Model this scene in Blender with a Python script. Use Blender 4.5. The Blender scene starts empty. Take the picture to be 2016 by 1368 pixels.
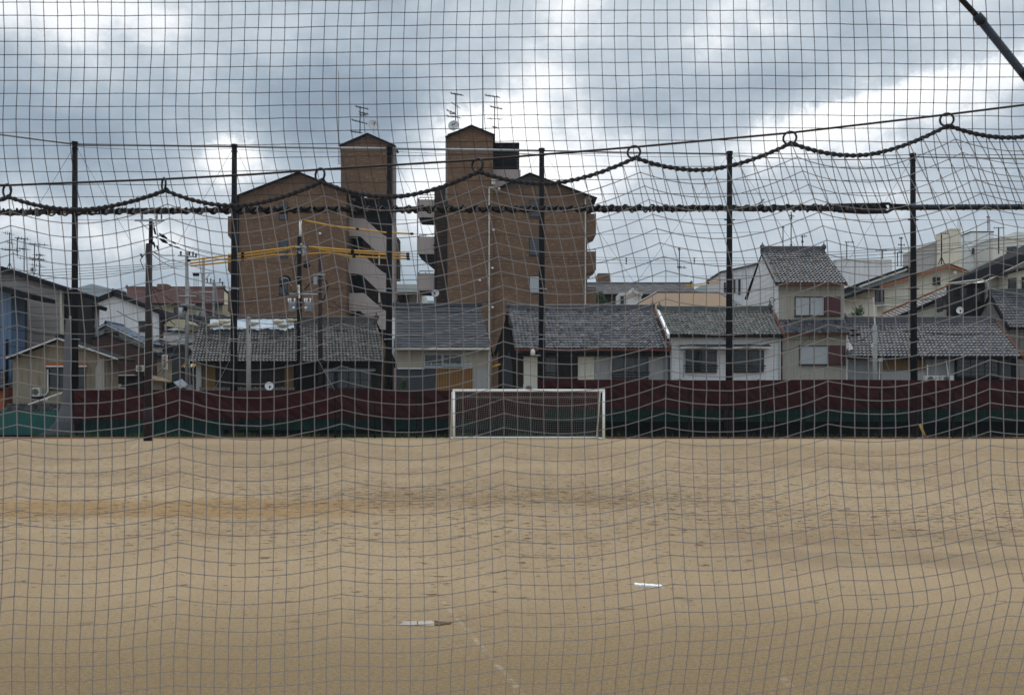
import bpy, math, random
from mathutils import Vector, noise as mnoise
R = math.radians
rnd = random.Random(7)
sc = bpy.context.scene
col = sc.collection
# ------------------------------------------------------------------ camera
F = 1960.0; CX = 1008.0; HY = 801.0; CZ = 1.6      # focal length in photo pixels, vanishing point, eye height
cam = bpy.data.cameras.new('camera'); camo = bpy.data.objects.new('camera', cam); col.objects.link(camo)
camo.location = (0, 0, CZ); camo.rotation_euler = (R(90), 0, 0)
cam.sensor_width = 36; cam.lens = 36 * F / 2016; cam.shift_y = (HY - 684) / 2016
cam.clip_start = 0.05; cam.clip_end = 9000
cam.dof.use_dof = True; cam.dof.focus_distance = 55; cam.dof.aperture_fstop = 15.0
sc.camera = camo
sc.view_settings.view_transform = 'Standard'; sc.view_settings.look = 'None'
sc.view_settings.gamma = 1; sc.view_settings.exposure = 0.58
# ------------------------------------------------------------------ sky
w = bpy.data.worlds.new('World'); sc.world = w; w.use_nodes = True
N = w.node_tree.nodes; L = w.node_tree.links; N.clear()
def mth(op, a, b=None, c=None, N=N, L=L, clamp=False):
    n = N.new('ShaderNodeMath'); n.operation = op; n.use_clamp = clamp
    for i, q in enumerate((a, b, c)):
        if q is None: continue
        if isinstance(q, (int, float)): n.inputs[i].default_value = q
        else: L.new(q, n.inputs[i])
    return n.outputs[0]
tc = N.new('ShaderNodeTexCoord'); nrm = N.new('ShaderNodeVectorMath'); nrm.operation = 'NORMALIZE'
L.new(tc.outputs['Generated'], nrm.inputs[0])
sep = N.new('ShaderNodeSeparateXYZ'); L.new(nrm.outputs[0], sep.inputs[0])
az0 = mth('ARCTAN2', sep.outputs[0], sep.outputs[1]); el0 = mth('ARCSINE', sep.outputs[2])
cmb = N.new('ShaderNodeCombineXYZ'); L.new(az0, cmb.inputs[0]); L.new(el0, cmb.inputs[1])
def nz(vec, scale, detail, rough, sx=1, sy=1, off=0, rot=0):
    mp = N.new('ShaderNodeMapping'); mp.inputs['Scale'].default_value = (sx, sy, 1); mp.inputs['Location'].default_value = (off, off * .7, off)
    mp.inputs['Rotation'].default_value = (0, 0, rot)
    L.new(vec, mp.inputs[0]); n = N.new('ShaderNodeTexNoise'); L.new(mp.outputs[0], n.inputs['Vector'])
    n.inputs['Scale'].default_value = scale; n.inputs['Detail'].default_value = detail; n.inputs['Roughness'].default_value = rough
    return n.outputs['Fac']
wa = nz(cmb.outputs[0], 7, 5, .6, off=3); wb = nz(cmb.outputs[0], 9, 7, .68, off=9)
az = mth('ADD', az0, mth('MULTIPLY', mth('SUBTRACT', wa, .5), .13))
el = mth('ADD', el0, mth('MULTIPLY', mth('SUBTRACT', wb, .5), .10))
def lobe(px, py, rx, ry, amp, tilt=0):
    a0 = math.atan((px - CX) / F); e0 = math.atan((HY - py) / F * math.cos(a0))
    da = mth('SUBTRACT', az, a0); de = mth('SUBTRACT', el, e0)
    c, s = math.cos(tilt), math.sin(tilt)
    u = mth('ADD', mth('MULTIPLY', da, c), mth('MULTIPLY', de, s)); v = mth('SUBTRACT', mth('MULTIPLY', de, c), mth('MULTIPLY', da, s))
    u = mth('DIVIDE', u, rx / F); v = mth('DIVIDE', v, ry / F)
    q = mth('ADD', mth('MULTIPLY', u, u), mth('MULTIPLY', v, v))
    return mth('MULTIPLY', mth('EXPONENT', mth('MULTIPLY', q, -1)), amp)
big = nz(cmb.outputs[0], 5.0, 7, .55, sx=1, sy=1.35, off=1.3, rot=R(20))
fine = nz(cmb.outputs[0], 16.0, 6, .6, sx=1, sy=1.3, off=5, rot=R(25))
t = mth('ADD', mth('MULTIPLY', mth('SUBTRACT', big, .5), 1.0), mth('MULTIPLY', mth('SUBTRACT', fine, .5), .46))
t = mth('ADD', t, .43)
lobes = [(1010, 275, 120, 75, .80, 0), (880, 390, 130, 100, .55, 0), (870, 240, 50, 35, .25, 0), (445, 320, 80, 42, .55, 0), (250, 440, 300, 70, .24, 0),
    (1660, 235, 170, 38, .52, R(12)), (1900, 195, 120, 42, .38, R(15)), (120, 20, 330, 80, .22, 0), (1080, 90, 170, 200, .16, R(60)), (1110, 350, 90, 60, .25, 0),
    (120, 250, 230, 90, -.26, 0), (620, 225, 250, 75, -.28, R(-8)), (760, 190, 160, 60, -.08, 0), (1440, 175, 260, 55, -.17, R(12)), (1300, 230, 120, 40, -.12, 0),
    (230, 560, 260, 60, -.10, 0), (1350, 470, 300, 120, .04, 0), (470, 60, 120, 60, -.05, 0), (1850, 340, 260, 90, .08, 0), (1980, 110, 150, 60, -.1, R(20)), (1500, 330, 90, 40, .12, 0)]
for lb in lobes: t = mth('ADD', t, lobe(*lb))
rp = N.new('ShaderNodeValToRGB'); L.new(t, rp.inputs[0]); cr = rp.color_ramp
stops = [(0.0, (.16, .20, .25)), (.18, (.205, .25, .30)), (.36, (.30, .35, .395)), (.55, (.445, .485, .52)), (.68, (.72, .735, .75)), (.92, (.96, .94, .91))]
cr.elements[0].position = 0; cr.elements[0].color = (*stops[0][1], 1)
cr.elements[1].position = .92; cr.elements[1].color = (*stops[-1][1], 1)
for p_, c_ in stops[1:-1]:
    e = cr.elements.new(p_); e.color = (*c_, 1)
SUN_EL, SUN_AZ = R(48), R(8)                       # sun veiled by cloud, high behind the houses
sky = N.new('ShaderNodeTexSky'); sky.sky_type = 'NISHITA'; sky.sun_disc = False; sky.sun_elevation = SUN_EL; sky.sun_rotation = SUN_AZ
b1 = N.new('ShaderNodeBackground'); L.new(sky.outputs[0], b1.inputs[0]); b1.inputs[1].default_value = .07
b2 = N.new('ShaderNodeBackground'); L.new(rp.outputs[0], b2.inputs[0])
mr = N.new('ShaderNodeMapRange'); mr.interpolation_type = 'SMOOTHSTEP'; L.new(el0, mr.inputs[0]); mr.inputs[1].default_value = R(24); mr.inputs[2].default_value = R(55); mr.inputs[3].default_value = 1; mr.inputs[4].default_value = 2.3
L.new(mr.outputs[0], b2.inputs[1])       # an overcast sky is brightest overhead
mx = N.new('ShaderNodeMixShader'); mx.inputs[0].default_value = .92; L.new(b1.outputs[0], mx.inputs[1]); L.new(b2.outputs[0], mx.inputs[2])
wo = N.new('ShaderNodeOutputWorld'); L.new(mx.outputs[0], wo.inputs[0])
sun = bpy.data.lights.new('sun', 'SUN'); sun.energy = .6; sun.angle = R(22); sun.color = (1, .96, .9)
suno = bpy.data.objects.new('sun', sun); col.objects.link(suno)
suno.rotation_euler = (R(90) - SUN_EL, 0, R(180) - SUN_AZ); suno.location = (0, 0, 60)
# ------------------------------------------------------------------ materials
def M(name, c, rough=.8, var=.18, scale=2.5, bump=0., metal=0., attr=False, lines=None, streak=.0, lines2=None, spec=.3):
    m = bpy.data.materials.new(name); m.use_nodes = True; T = m.node_tree; n = T.nodes; l = T.links
    b = n['Principled BSDF']; b.inputs['Roughness'].default_value = rough; b.inputs['Metallic'].default_value = metal
    b.inputs['Specular IOR Level'].default_value = spec
    t_ = n.new('ShaderNodeTexCoord'); no = n.new('ShaderNodeTexNoise'); l.new(t_.outputs['Object'], no.inputs['Vector'])
    no.inputs['Scale'].default_value = scale; no.inputs['Detail'].default_value = 7; no.inputs['Roughness'].default_value = .65
    f = mth('ADD', mth('MULTIPLY', no.outputs['Fac'], 2 * var, N=n, L=l), 1 - var, N=n, L=l)
    if streak:
        mp = n.new('ShaderNodeMapping'); mp.inputs['Scale'].default_value = (3, 3, .35); l.new(t_.outputs['Object'], mp.inputs[0])
        s_ = n.new('ShaderNodeTexNoise'); l.new(mp.outputs[0], s_.inputs['Vector']); s_.inputs['Scale'].default_value = 1.6; s_.inputs['Detail'].default_value = 6; s_.inputs['Roughness'].default_value = .7
        k = mth('MULTIPLY', mth('SUBTRACT', s_.outputs['Fac'], .5, N=n, L=l, clamp=True), streak * 4, N=n, L=l, clamp=True)
        f = mth('MULTIPLY', f, mth('SUBTRACT', 1, k, N=n, L=l), N=n, L=l)
    h = None
    for ln in (lines, lines2):
        if not ln: continue
        sp = n.new('ShaderNodeSeparateXYZ'); l.new(t_.outputs['Object'], sp.inputs[0])
        src = mth('ADD', sp.outputs[0], sp.outputs[1], N=n, L=l) if ln[0] == 'x' else sp.outputs[2]
        fr = mth('FRACT', mth('DIVIDE', mth('ADD', src, 500, N=n, L=l), ln[1], N=n, L=l), N=n, L=l)
        g = mth('LESS_THAN', fr, ln[2], N=n, L=l)
        f = mth('MULTIPLY', f, mth('SUBTRACT', 1, mth('MULTIPLY', g, ln[3], N=n, L=l), N=n, L=l), N=n, L=l)
    mxn = n.new('ShaderNodeVectorMath'); mxn.operation = 'SCALE'; mxn.inputs[0].default_value = c; l.new(f, mxn.inputs['Scale'])
    out = mxn.outputs[0]
    if attr:
        a = n.new('ShaderNodeAttribute'); a.attribute_name = 'Col'
        mm = n.new('ShaderNodeVectorMath'); mm.operation = 'MULTIPLY'; l.new(out, mm.inputs[0]); l.new(a.outputs['Color'], mm.inputs[1]); out = mm.outputs[0]
    l.new(out, b.inputs['Base Color'])
    if bump:
        bp = n.new('ShaderNodeBump'); bp.inputs['Strength'].default_value = bump; bp.inputs['Distance'].default_value = .02
        n2 = n.new('ShaderNodeTexNoise'); l.new(t_.outputs['Object'], n2.inputs['Vector']); n2.inputs['Scale'].default_value = scale * 8; n2.inputs['Detail'].default_value = 4
        l.new(n2.outputs['Fac'], bp.inputs['Height']); l.new(bp.outputs[0], b.inputs['Normal'])
    return m
def brickmat(name, c1, c2, mortar, bw=.30, bh=.095):
    m = bpy.data.materials.new(name); m.use_nodes = True; T = m.node_tree; n = T.nodes; l = T.links
    b = n['Principled BSDF']; b.inputs['Roughness'].default_value = .8; b.inputs['Specular IOR Level'].default_value = .2
    t_ = n.new('ShaderNodeTexCoord'); sp = n.new('ShaderNodeSeparateXYZ'); l.new(t_.outputs['Object'], sp.inputs[0])
    cb = n.new('ShaderNodeCombineXYZ'); l.new(mth('ADD', sp.outputs[0], sp.outputs[1], N=n, L=l), cb.inputs[0]); l.new(sp.outputs[2], cb.inputs[1])
    br = n.new('ShaderNodeTexBrick'); l.new(cb.outputs[0], br.inputs['Vector'])
    br.inputs['Color1'].default_value = (*c1, 1); br.inputs['Color2'].default_value = (*c2, 1); br.inputs['Mortar'].default_value = (*mortar, 1)
    br.inputs['Scale'].default_value = 1; br.inputs['Brick Width'].default_value = bw; br.inputs['Row Height'].default_value = bh
    br.inputs['Mortar Size'].default_value = .012; br.inputs['Bias'].default_value = -.35
    # occasional pale tiles
    wn = n.new('ShaderNodeTexWhiteNoise'); wn.noise_dimensions = '2D'
    fx = mth('FLOOR', mth('DIVIDE', mth('ADD', cb.inputs[0].links[0].from_socket, 500, N=n, L=l), bw, N=n, L=l), N=n, L=l)
    fz = mth('FLOOR', mth('DIVIDE', mth('ADD', sp.outputs[2], 500, N=n, L=l), bh, N=n, L=l), N=n, L=l)
    c3 = n.new('ShaderNodeCombineXYZ'); l.new(fx, c3.inputs[0]); l.new(fz, c3.inputs[1]); l.new(c3.outputs[0], wn.inputs['Vector'])
    pale = mth('MULTIPLY', mth('GREATER_THAN', wn.outputs['Value'], .88, N=n, L=l), .42, N=n, L=l)
    mx_ = n.new('ShaderNodeMix'); mx_.data_type = 'RGBA'; l.new(pale, mx_.inputs[0]); l.new(br.outputs['Color'], mx_.inputs[6]); mx_.inputs[7].default_value = (c2[0] * 1.6, c2[1] * 1.6, c2[2] * 1.5, 1)
    no = n.new('ShaderNodeTexNoise'); l.new(t_.outputs['Object'], no.inputs['Vector']); no.inputs['Scale'].default_value = .35; no.inputs['Detail'].default_value = 5
    sc_ = n.new('ShaderNodeVectorMath'); sc_.operation = 'SCALE'; l.new(mx_.outputs[2], sc_.inputs[0]); l.new(mth('ADD', mth('MULTIPLY', no.outputs['Fac'], .5, N=n, L=l), .75, N=n, L=l), sc_.inputs['Scale'])
    l.new(sc_.outputs[0], b.inputs['Base Color'])
    return m
def glassmat(name, c, tr=.35):
    m = bpy.data.materials.new(name); m.use_nodes = True; T = m.node_tree; n = T.nodes; l = T.links
    b = n['Principled BSDF']; b.inputs['Base Color'].default_value = (*c, 1); b.inputs['Roughness'].default_value = .08; b.inputs['Specular IOR Level'].default_value = .7
    no = n.new('ShaderNodeTexNoise'); t_ = n.new('ShaderNodeTexCoord'); l.new(t_.outputs['Object'], no.inputs['Vector']); no.inputs['Scale'].default_value = .9
    bp = n.new('ShaderNodeBump'); bp.inputs['Strength'].default_value = .25; bp.inputs['Distance'].default_value = .05; l.new(no.outputs['Fac'], bp.inputs['Height']); l.new(bp.outputs[0], b.inputs['Normal'])
    tp = n.new('ShaderNodeBsdfTransparent'); mx_ = n.new('ShaderNodeMixShader'); mx_.inputs[0].default_value = tr
    l.new(b.outputs[0], mx_.inputs[1]); l.new(tp.outputs[0], mx_.inputs[2]); l.new(mx_.outputs[0], n['Material Output'].inputs[0])
    return m
m_black = M('black_steel', (.007, .0065, .0075), .6, .25, 3, spec=.1)
m_pole = M('dark_painted_steel', (.0065, .006, .007), .7, .3, 2, streak=.3, spec=.06)
m_brownpole = M('brown_pole', (.020, .010, .009), .7, .25, 2, streak=.3)
m_maroonpad = M('maroon_pad', (.018, .0055, .007), .8, .25, 3, spec=.3)
m_conc = M('concrete_pole', (.28, .28, .27), .85, .2, 4, streak=.4)
m_galv = M('galvanised_steel', (.33, .36, .39), .45, .15, 5, metal=.4)
m_yellow = M('yellow_guard', (.62, .33, .015), .5, .15, 5)
m_white = M('white_paint', (.86, .86, .84), .5, .06, 3)
m_offwhite = M('offwhite_plastic', (.62, .61, .57), .6, .1, 4)
m_dish = M('dish_grey', (.55, .57, .58), .5, .08, 4)
m_wire = M('wire_black', (.014, .014, .016), .6, .1)
m_brick = brickmat('brown_brick_tile', (.172, .102, .062), (.205, .126, .078), (.135, .082, .052), .2, .07)
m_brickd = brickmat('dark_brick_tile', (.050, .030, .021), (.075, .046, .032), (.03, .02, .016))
m_pink = M('pinkish_render', (.43, .365, .345), .85, .08, 1, streak=.15)
m_beige = M('beige_render', (.36, .325, .26), .85, .08, 1.2, streak=.25)
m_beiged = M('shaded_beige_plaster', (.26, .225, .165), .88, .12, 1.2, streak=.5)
m_greige = M('greige_panel', (.37, .35, .30), .8, .07, 1.2, streak=.2, lines=('x', .91, .03, .35))
m_whitewall = M('white_boards', (.72, .73, .74), .7, .08, 1.2, streak=.25, lines=('z', .22, .09, .22))
m_whiteplain = M('white_wall', (.72, .73, .73), .7, .1, 1.2, streak=.3)
m_whiteside = M('white_siding', (.80, .80, .79), .7, .08, 1.2, streak=.2, lines=('z', .35, .08, .35))
m_corrw = M('white_corrugated', (.66, .68, .71), .6, .08, 1.5, streak=.3, lines=('x', .5, .06, .25))
m_cream = M('cream_wall', (.66, .63, .52), .8, .07, 1, streak=.2, lines=('x', .9, .03, .2))
m_creamd = M('old_cream_wall', (.40, .36, .24), .85, .25, 2, streak=.6)
m_grey = M('grey_wall', (.24, .25, .26), .8, .15, 1.2, streak=.35)
m_greyside = M('grey_beige_siding', (.33, .30, .29), .75, .08, 1, streak=.2, lines=('z', .42, .09, .5))
m_bluewall = M('blue_metal_wall', (.10, .165, .27), .55, .1, 1.5, streak=.2, lines=('x', .4, .1, .3))
m_brownside = M('brown_siding', (.075, .035, .027), .75, .2, 2, streak=.3, lines=('z', .2, .1, .5))
m_darkwood = M('dark_wood', (.018, .013, .010), .85, .3, 3, streak=.4, lines=('x', .25, .1, .5))
m_oldwood = M('weathered_wood', (.17, .16, .145), .85, .3, 2, streak=.7, lines=('x', .3, .1, .5))
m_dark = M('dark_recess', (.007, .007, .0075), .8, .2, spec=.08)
m_cloth = M('curtain_cloth', (.50, .50, .48), .9, .15, 3, lines=('x', .17, .35, .45))
m_ochrewall = M('ochre_earth_wall', (.16, .095, .03), .9, .25, 2, streak=.5)
m_slatwood = M('golden_wood_slats', (.30, .155, .05), .7, .15, 4, streak=.2)
m_graypanel = M('light_grey_panel', (.34, .34, .33), .7, .06, 2, lines=('x', .6, .03, .25))
m_charcoal = M('charcoal_siding', (.055, .06, .07), .7, .12, 2, lines=('z', .12, .2, .5))
m_frame = M('brown_window_frame', (.035, .022, .016), .5, .15, 4)
m_frameblk = M('black_window_frame', (.015, .015, .016), .5, .15, 4)
m_shutter = M('maroon_louvre', (.105, .035, .038), .6, .1, 4, lines=('z', .075, .35, .6))
m_glass = glassmat('window_glass', (.03, .035, .04))
m_glassl = M('frosted_glass', (.42, .45, .47), .3, .1, .7)
m_louvre = M('grey_blue_louvre', (.085, .095, .115), .6, .1, 4, lines=('z', .12, .4, .45))
m_tile = M('grey_roof_tile', (.072, .072, .080), .5, .3, 1.2, attr=True, spec=.3)
m_tileold = M('weathered_black_tile', (.052, .049, .046), .5, .5, 1.2, attr=True, spec=.3)
m_tilegreen = M('green_grey_tile', (.080, .088, .080), .55, .3, 1.2, attr=True, spec=.4)
m_tileflat = M('blue_black_slate', (.036, .040, .054), .6, .2, 2, attr=True)
m_tileblue = M('blue_glazed_tile', (.025, .07, .13), .35, .2, 2, attr=True)
m_tilered = M('red_brown_tile', (.105, .042, .034), .8, .15, 2, attr=True)
m_roofdark = M('dark_sheet_roof', (.014, .014, .017), .85, .2, 1.5, spec=.1, lines=('x', .45, .08, .4))
m_rooftan = M('tan_roof', (.27, .175, .105), .85, .1, 2, lines=('z', .18, .12, .25), streak=.2)
m_orange = M('orange_fascia', (.34, .10, .04), .7, .15, 3)
m_rust = M('rusty_flashing', (.13, .038, .018), .8, .4, 4, streak=.5)
m_green = M('dark_green_roof', (.025, .05, .05), .6, .15, 2, lines=('z', .3, .1, .4))
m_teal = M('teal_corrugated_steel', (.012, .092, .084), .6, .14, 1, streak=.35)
m_teal_shaded = M('tarp_shaded_teal_steel', (.009, .048, .044), .7, .16, 1, streak=.4, spec=.12)  # same teal steel, the tarpaulins' shade put into a darker base colour
m_tarp = M('maroon_tarpaulin', (.036, .0056, .0058), .65, .3, 1.6, bump=.4, spec=.1)
m_retain = M('black_retaining_wall', (.004, .0045, .004), .9, .3, 3, spec=.05)
m_bluetarp = M('pale_tarp', (.52, .57, .62), .6, .08, 2)
m_sandbag = M('sandbag', (.50, .42, .30), .9, .2, 6)
m_ac = M('air_conditioner_case', (.60, .60, .56), .5, .06, 5)
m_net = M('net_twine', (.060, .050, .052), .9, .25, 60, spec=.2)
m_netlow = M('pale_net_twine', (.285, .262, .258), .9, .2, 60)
m_rope = M('dark_rope', (.060, .058, .064), .9, .45, 150, bump=.6)
m_lash = M('black_lashing', (.012, .012, .013), .7, .3, 80)
m_ringm = M('ring_steel', (.020, .024, .030), .5, .2, 40, metal=.2)
m_cable = M('steel_cable_dark', (.035, .024, .024), .5, .3, 60)
m_pvc = M('grey_blue_pipe', (.030, .037, .053), .45, .15, 20)
m_greynet = M('grey_bundled_net', (.13, .135, .15), .9, .15, 8)
m_goalnet = M('goal_net_cord', (.30, .29, .275), .9, .1, 5)
m_kerb = M('pink_kerb', (.33, .16, .12), .85, .2, 3)
m_leaf = M('leaf_green', (.05, .085, .03), .7, .4, 5)
m_leafd = M('grass_green', (.035, .07, .012), .8, .5, 5)
m_bark = M('bark', (.06, .045, .03), .9, .3, 6)
m_red = M('red_sign_letters', (.45, .04, .06), .6, .1)
m_hill = M('wooded_hill', (.035, .05, .04), .95, .3, .01)
# ------------------------------------------------------------------ mesh helpers
def W(px, py, Y): return Vector(((px - CX) * Y / F, Y, CZ - (py - HY) * Y / F))
def ZZ(py, Y): return CZ - (py - HY) * Y / F
def XX(px, Y): return (px - CX) * Y / F
class MB:
    def __init__(s): s.v = []; s.f = []; s.c = []
    def add(s, vs, fs, c=None):
        o = len(s.v); s.v += [tuple(p) for p in vs]; s.f += [tuple(i + o for i in f) for f in fs]
        s.c += [c if c else 1.0] * len(fs); return s
    def box(s, x0, x1, y0, y1, z0, z1, c=None):
        v = [(x, y, z) for z in (z0, z1) for y in (y0, y1) for x in (x0, x1)]
        return s.add(v, [(0, 2, 3, 1), (4, 5, 7, 6), (0, 1, 5, 4), (1, 3, 7, 5), (3, 2, 6, 7), (2, 0, 4, 6)], c)
    def pb(s, x0, y0, x1, y1, Y, d, c=None):          # box whose front face spans two photo points at distance Y
        return s.box(XX(x0, Y), XX(x1, Y), Y, Y + d, ZZ(y1, Y), ZZ(y0, Y), c)
    def prism(s, pts, d):                             # pts: world points, extruded back by d along y
        n = len(pts); v = list(pts) + [(p[0], p[1] + d, p[2]) for p in pts]
        return s.add(v, [tuple(range(n)), tuple(range(2 * n - 1, n - 1, -1))] + [(i, i + n, (i + 1) % n + n, (i + 1) % n) for i in range(n)])
    def pp(s, pts, Y, d): return s.prism([W(x, y, Y) for x, y in pts], d)
    def slab(s, a, b, c, d, t):                       # quad thickened downwards
        a, b, c, d = map(Vector, (a, b, c, d)); nn = (b - a).cross(d - a).normalized()
        if nn.z < 0: nn = -nn
        v = [a, b, c, d] + [p - nn * t for p in (a, b, c, d)]
        return s.add(v, [(0, 1, 2, 3), (7, 6, 5, 4), (0, 4, 5, 1), (1, 5, 6, 2), (2, 6, 7, 3), (3, 7, 4, 0)])
    def tube(s, pts, r, n=5, caps=True, r1=None):
        pts = [Vector(p) for p in pts]; m = len(pts); o = len(s.v); up = None; vs = []; fs = []
        for i, p in enumerate(pts):
            d = (pts[min(i + 1, m - 1)] - pts[max(i - 1, 0)])
            if d.length < 1e-9: d = Vector((0, 0, 1))
            d.normalize()
            if up is None: up = d.orthogonal().normalized()
            up = (up - d * up.dot(d))
            if up.length < 1e-6: up = d.orthogonal()
            up.normalize(); sd = d.cross(up)
            rr = r if r1 is None else r + (r1 - r) * i / (m - 1)
            if isinstance(r, (list, tuple)): rr = r[i]
            for k in range(n):
                a = 2 * math.pi * k / n; vs.append(p + up * math.cos(a) * rr + sd * math.sin(a) * rr)
        for i in range(m - 1):
            for k in range(n):
                fs.append((i * n + k, i * n + (k + 1) % n, (i + 1) * n + (k + 1) % n, (i + 1) * n + k))
        if caps: fs += [tuple(range(n - 1, -1, -1)), tuple((m - 1) * n + k for k in range(n))]
        return s.add(vs, fs)
    def torus(s, c, ax, r, rt, n=28, k=8, sq=1):
        c = Vector(c); ax = Vector(ax).normalized(); u = ax.orthogonal().normalized(); v = ax.cross(u); vs = []; fs = []
        for i in range(n):
            a = 2 * math.pi * i / n; d = u * math.cos(a) + v * math.sin(a)
            for j in range(k):
                b = 2 * math.pi * j / k; vs.append(c + d * (r + rt * math.cos(b)) + ax * rt * math.sin(b))
        for i in range(n):
            for j in range(k): fs.append((i * k + j, ((i + 1) % n) * k + j, ((i + 1) % n) * k + (j + 1) % k, i * k + (j + 1) % k))
        return s.add(vs, fs)
    def ball(s, c, r, n=8, m=6, sc3=(1, 1, 1)):
        vs = [(c[0], c[1], c[2] + r * sc3[2])]; fs = []
        for i in range(1, m):
            th = math.pi * i / m
            for j in range(n):
                ph = 2 * math.pi * j / n; vs.append((c[0] + r * sc3[0] * math.sin(th) * math.cos(ph), c[1] + r * sc3[1] * math.sin(th) * math.sin(ph), c[2] + r * sc3[2] * math.cos(th)))
        vs.append((c[0], c[1], c[2] - r * sc3[2])); e = len(vs) - 1
        for j in range(n): fs.append((0, 1 + j, 1 + (j + 1) % n)); fs.append((e, e - n + (j + 1) % n, e - n + j))
        for i in range(m - 2):
            for j in range(n): a = 1 + i * n; fs.append((a + j, a + n + j, a + n + (j + 1) % n, a + (j + 1) % n))
        return s.add(vs, fs)
    def disc_dish(s, c, nrm_, r, depth, n=20):        # shallow bowl with thickness
        c = Vector(c); ax = Vector(nrm_).normalized(); u = ax.orthogonal().normalized(); v = ax.cross(u); vs = []; fs = []
        rings = 5
        for side in (0, 1):
            for i in range(rings + 1):
                q = i / rings
                for j in range(n):
                    a = 2 * math.pi * j / n; vs.append(c + (u * math.cos(a) + v * math.sin(a)) * r * max(q, .01) - ax * depth * (1 - q * q) - ax * (.02 * side))
        K = (rings + 1) * n
        for i in range(rings):
            for j in range(n):
                A = i * n + j; B = i * n + (j + 1) % n
                fs.append((A, B, B + n, A + n)); fs.append((K + A, K + A + n, K + B + n, K + B))
        for j in range(n): A = rings * n + j; B = rings * n + (j + 1) % n; fs.append((A, B, K + B, K + A))
        return s.add(vs, fs)
    def build(s, name, mat, parent=None, smooth=False):
        base = Vector((0, 0, 0))
        if parent is not None:
            q = parent
            while q is not None: base += q.location; q = q.parent
        me = bpy.data.meshes.new(name); me.from_pydata([(p[0] - base.x, p[1] - base.y, p[2] - base.z) for p in s.v], [], s.f); me.update()
        if any(c != 1.0 for c in s.c):
            at = me.color_attributes.new('Col', 'FLOAT_COLOR', 'CORNER'); k = 0
            for pi, p in enumerate(me.polygons):
                c = s.c[pi]
                c = (c, c, c, 1) if not isinstance(c, tuple) else (*c, 1)
                for _ in p.loop_indices: at.data[k].color = c; k += 1
        elif mat in (m_tile, m_tileold, m_tilegreen, m_tileflat, m_tileblue, m_tilered):
            at = me.color_attributes.new('Col', 'FLOAT_COLOR', 'CORNER')
            for k in range(len(at.data)): at.data[k].color = (1, 1, 1, 1)
        me.materials.append(mat)
        if smooth:
            for p in me.polygons: p.use_smooth = True
        o = bpy.data.objects.new(name, me); col.objects.link(o); o.parent = parent
        return o
def tag(o, label=None, cat=None, group=None, kind=None):
    if label: o['label'] = label
    if cat: o['category'] = cat
    if group: o['group'] = group
    if kind: o['kind'] = kind
    return o
def thing(name, loc, label, cat, group=None):
    o = bpy.data.objects.new(name, None); o.empty_display_size = .2; col.objects.link(o); o.location = loc
    return tag(o, label, cat, group)
def ground_at(px, Y): return (XX(px, Y), Y, 0)
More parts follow.
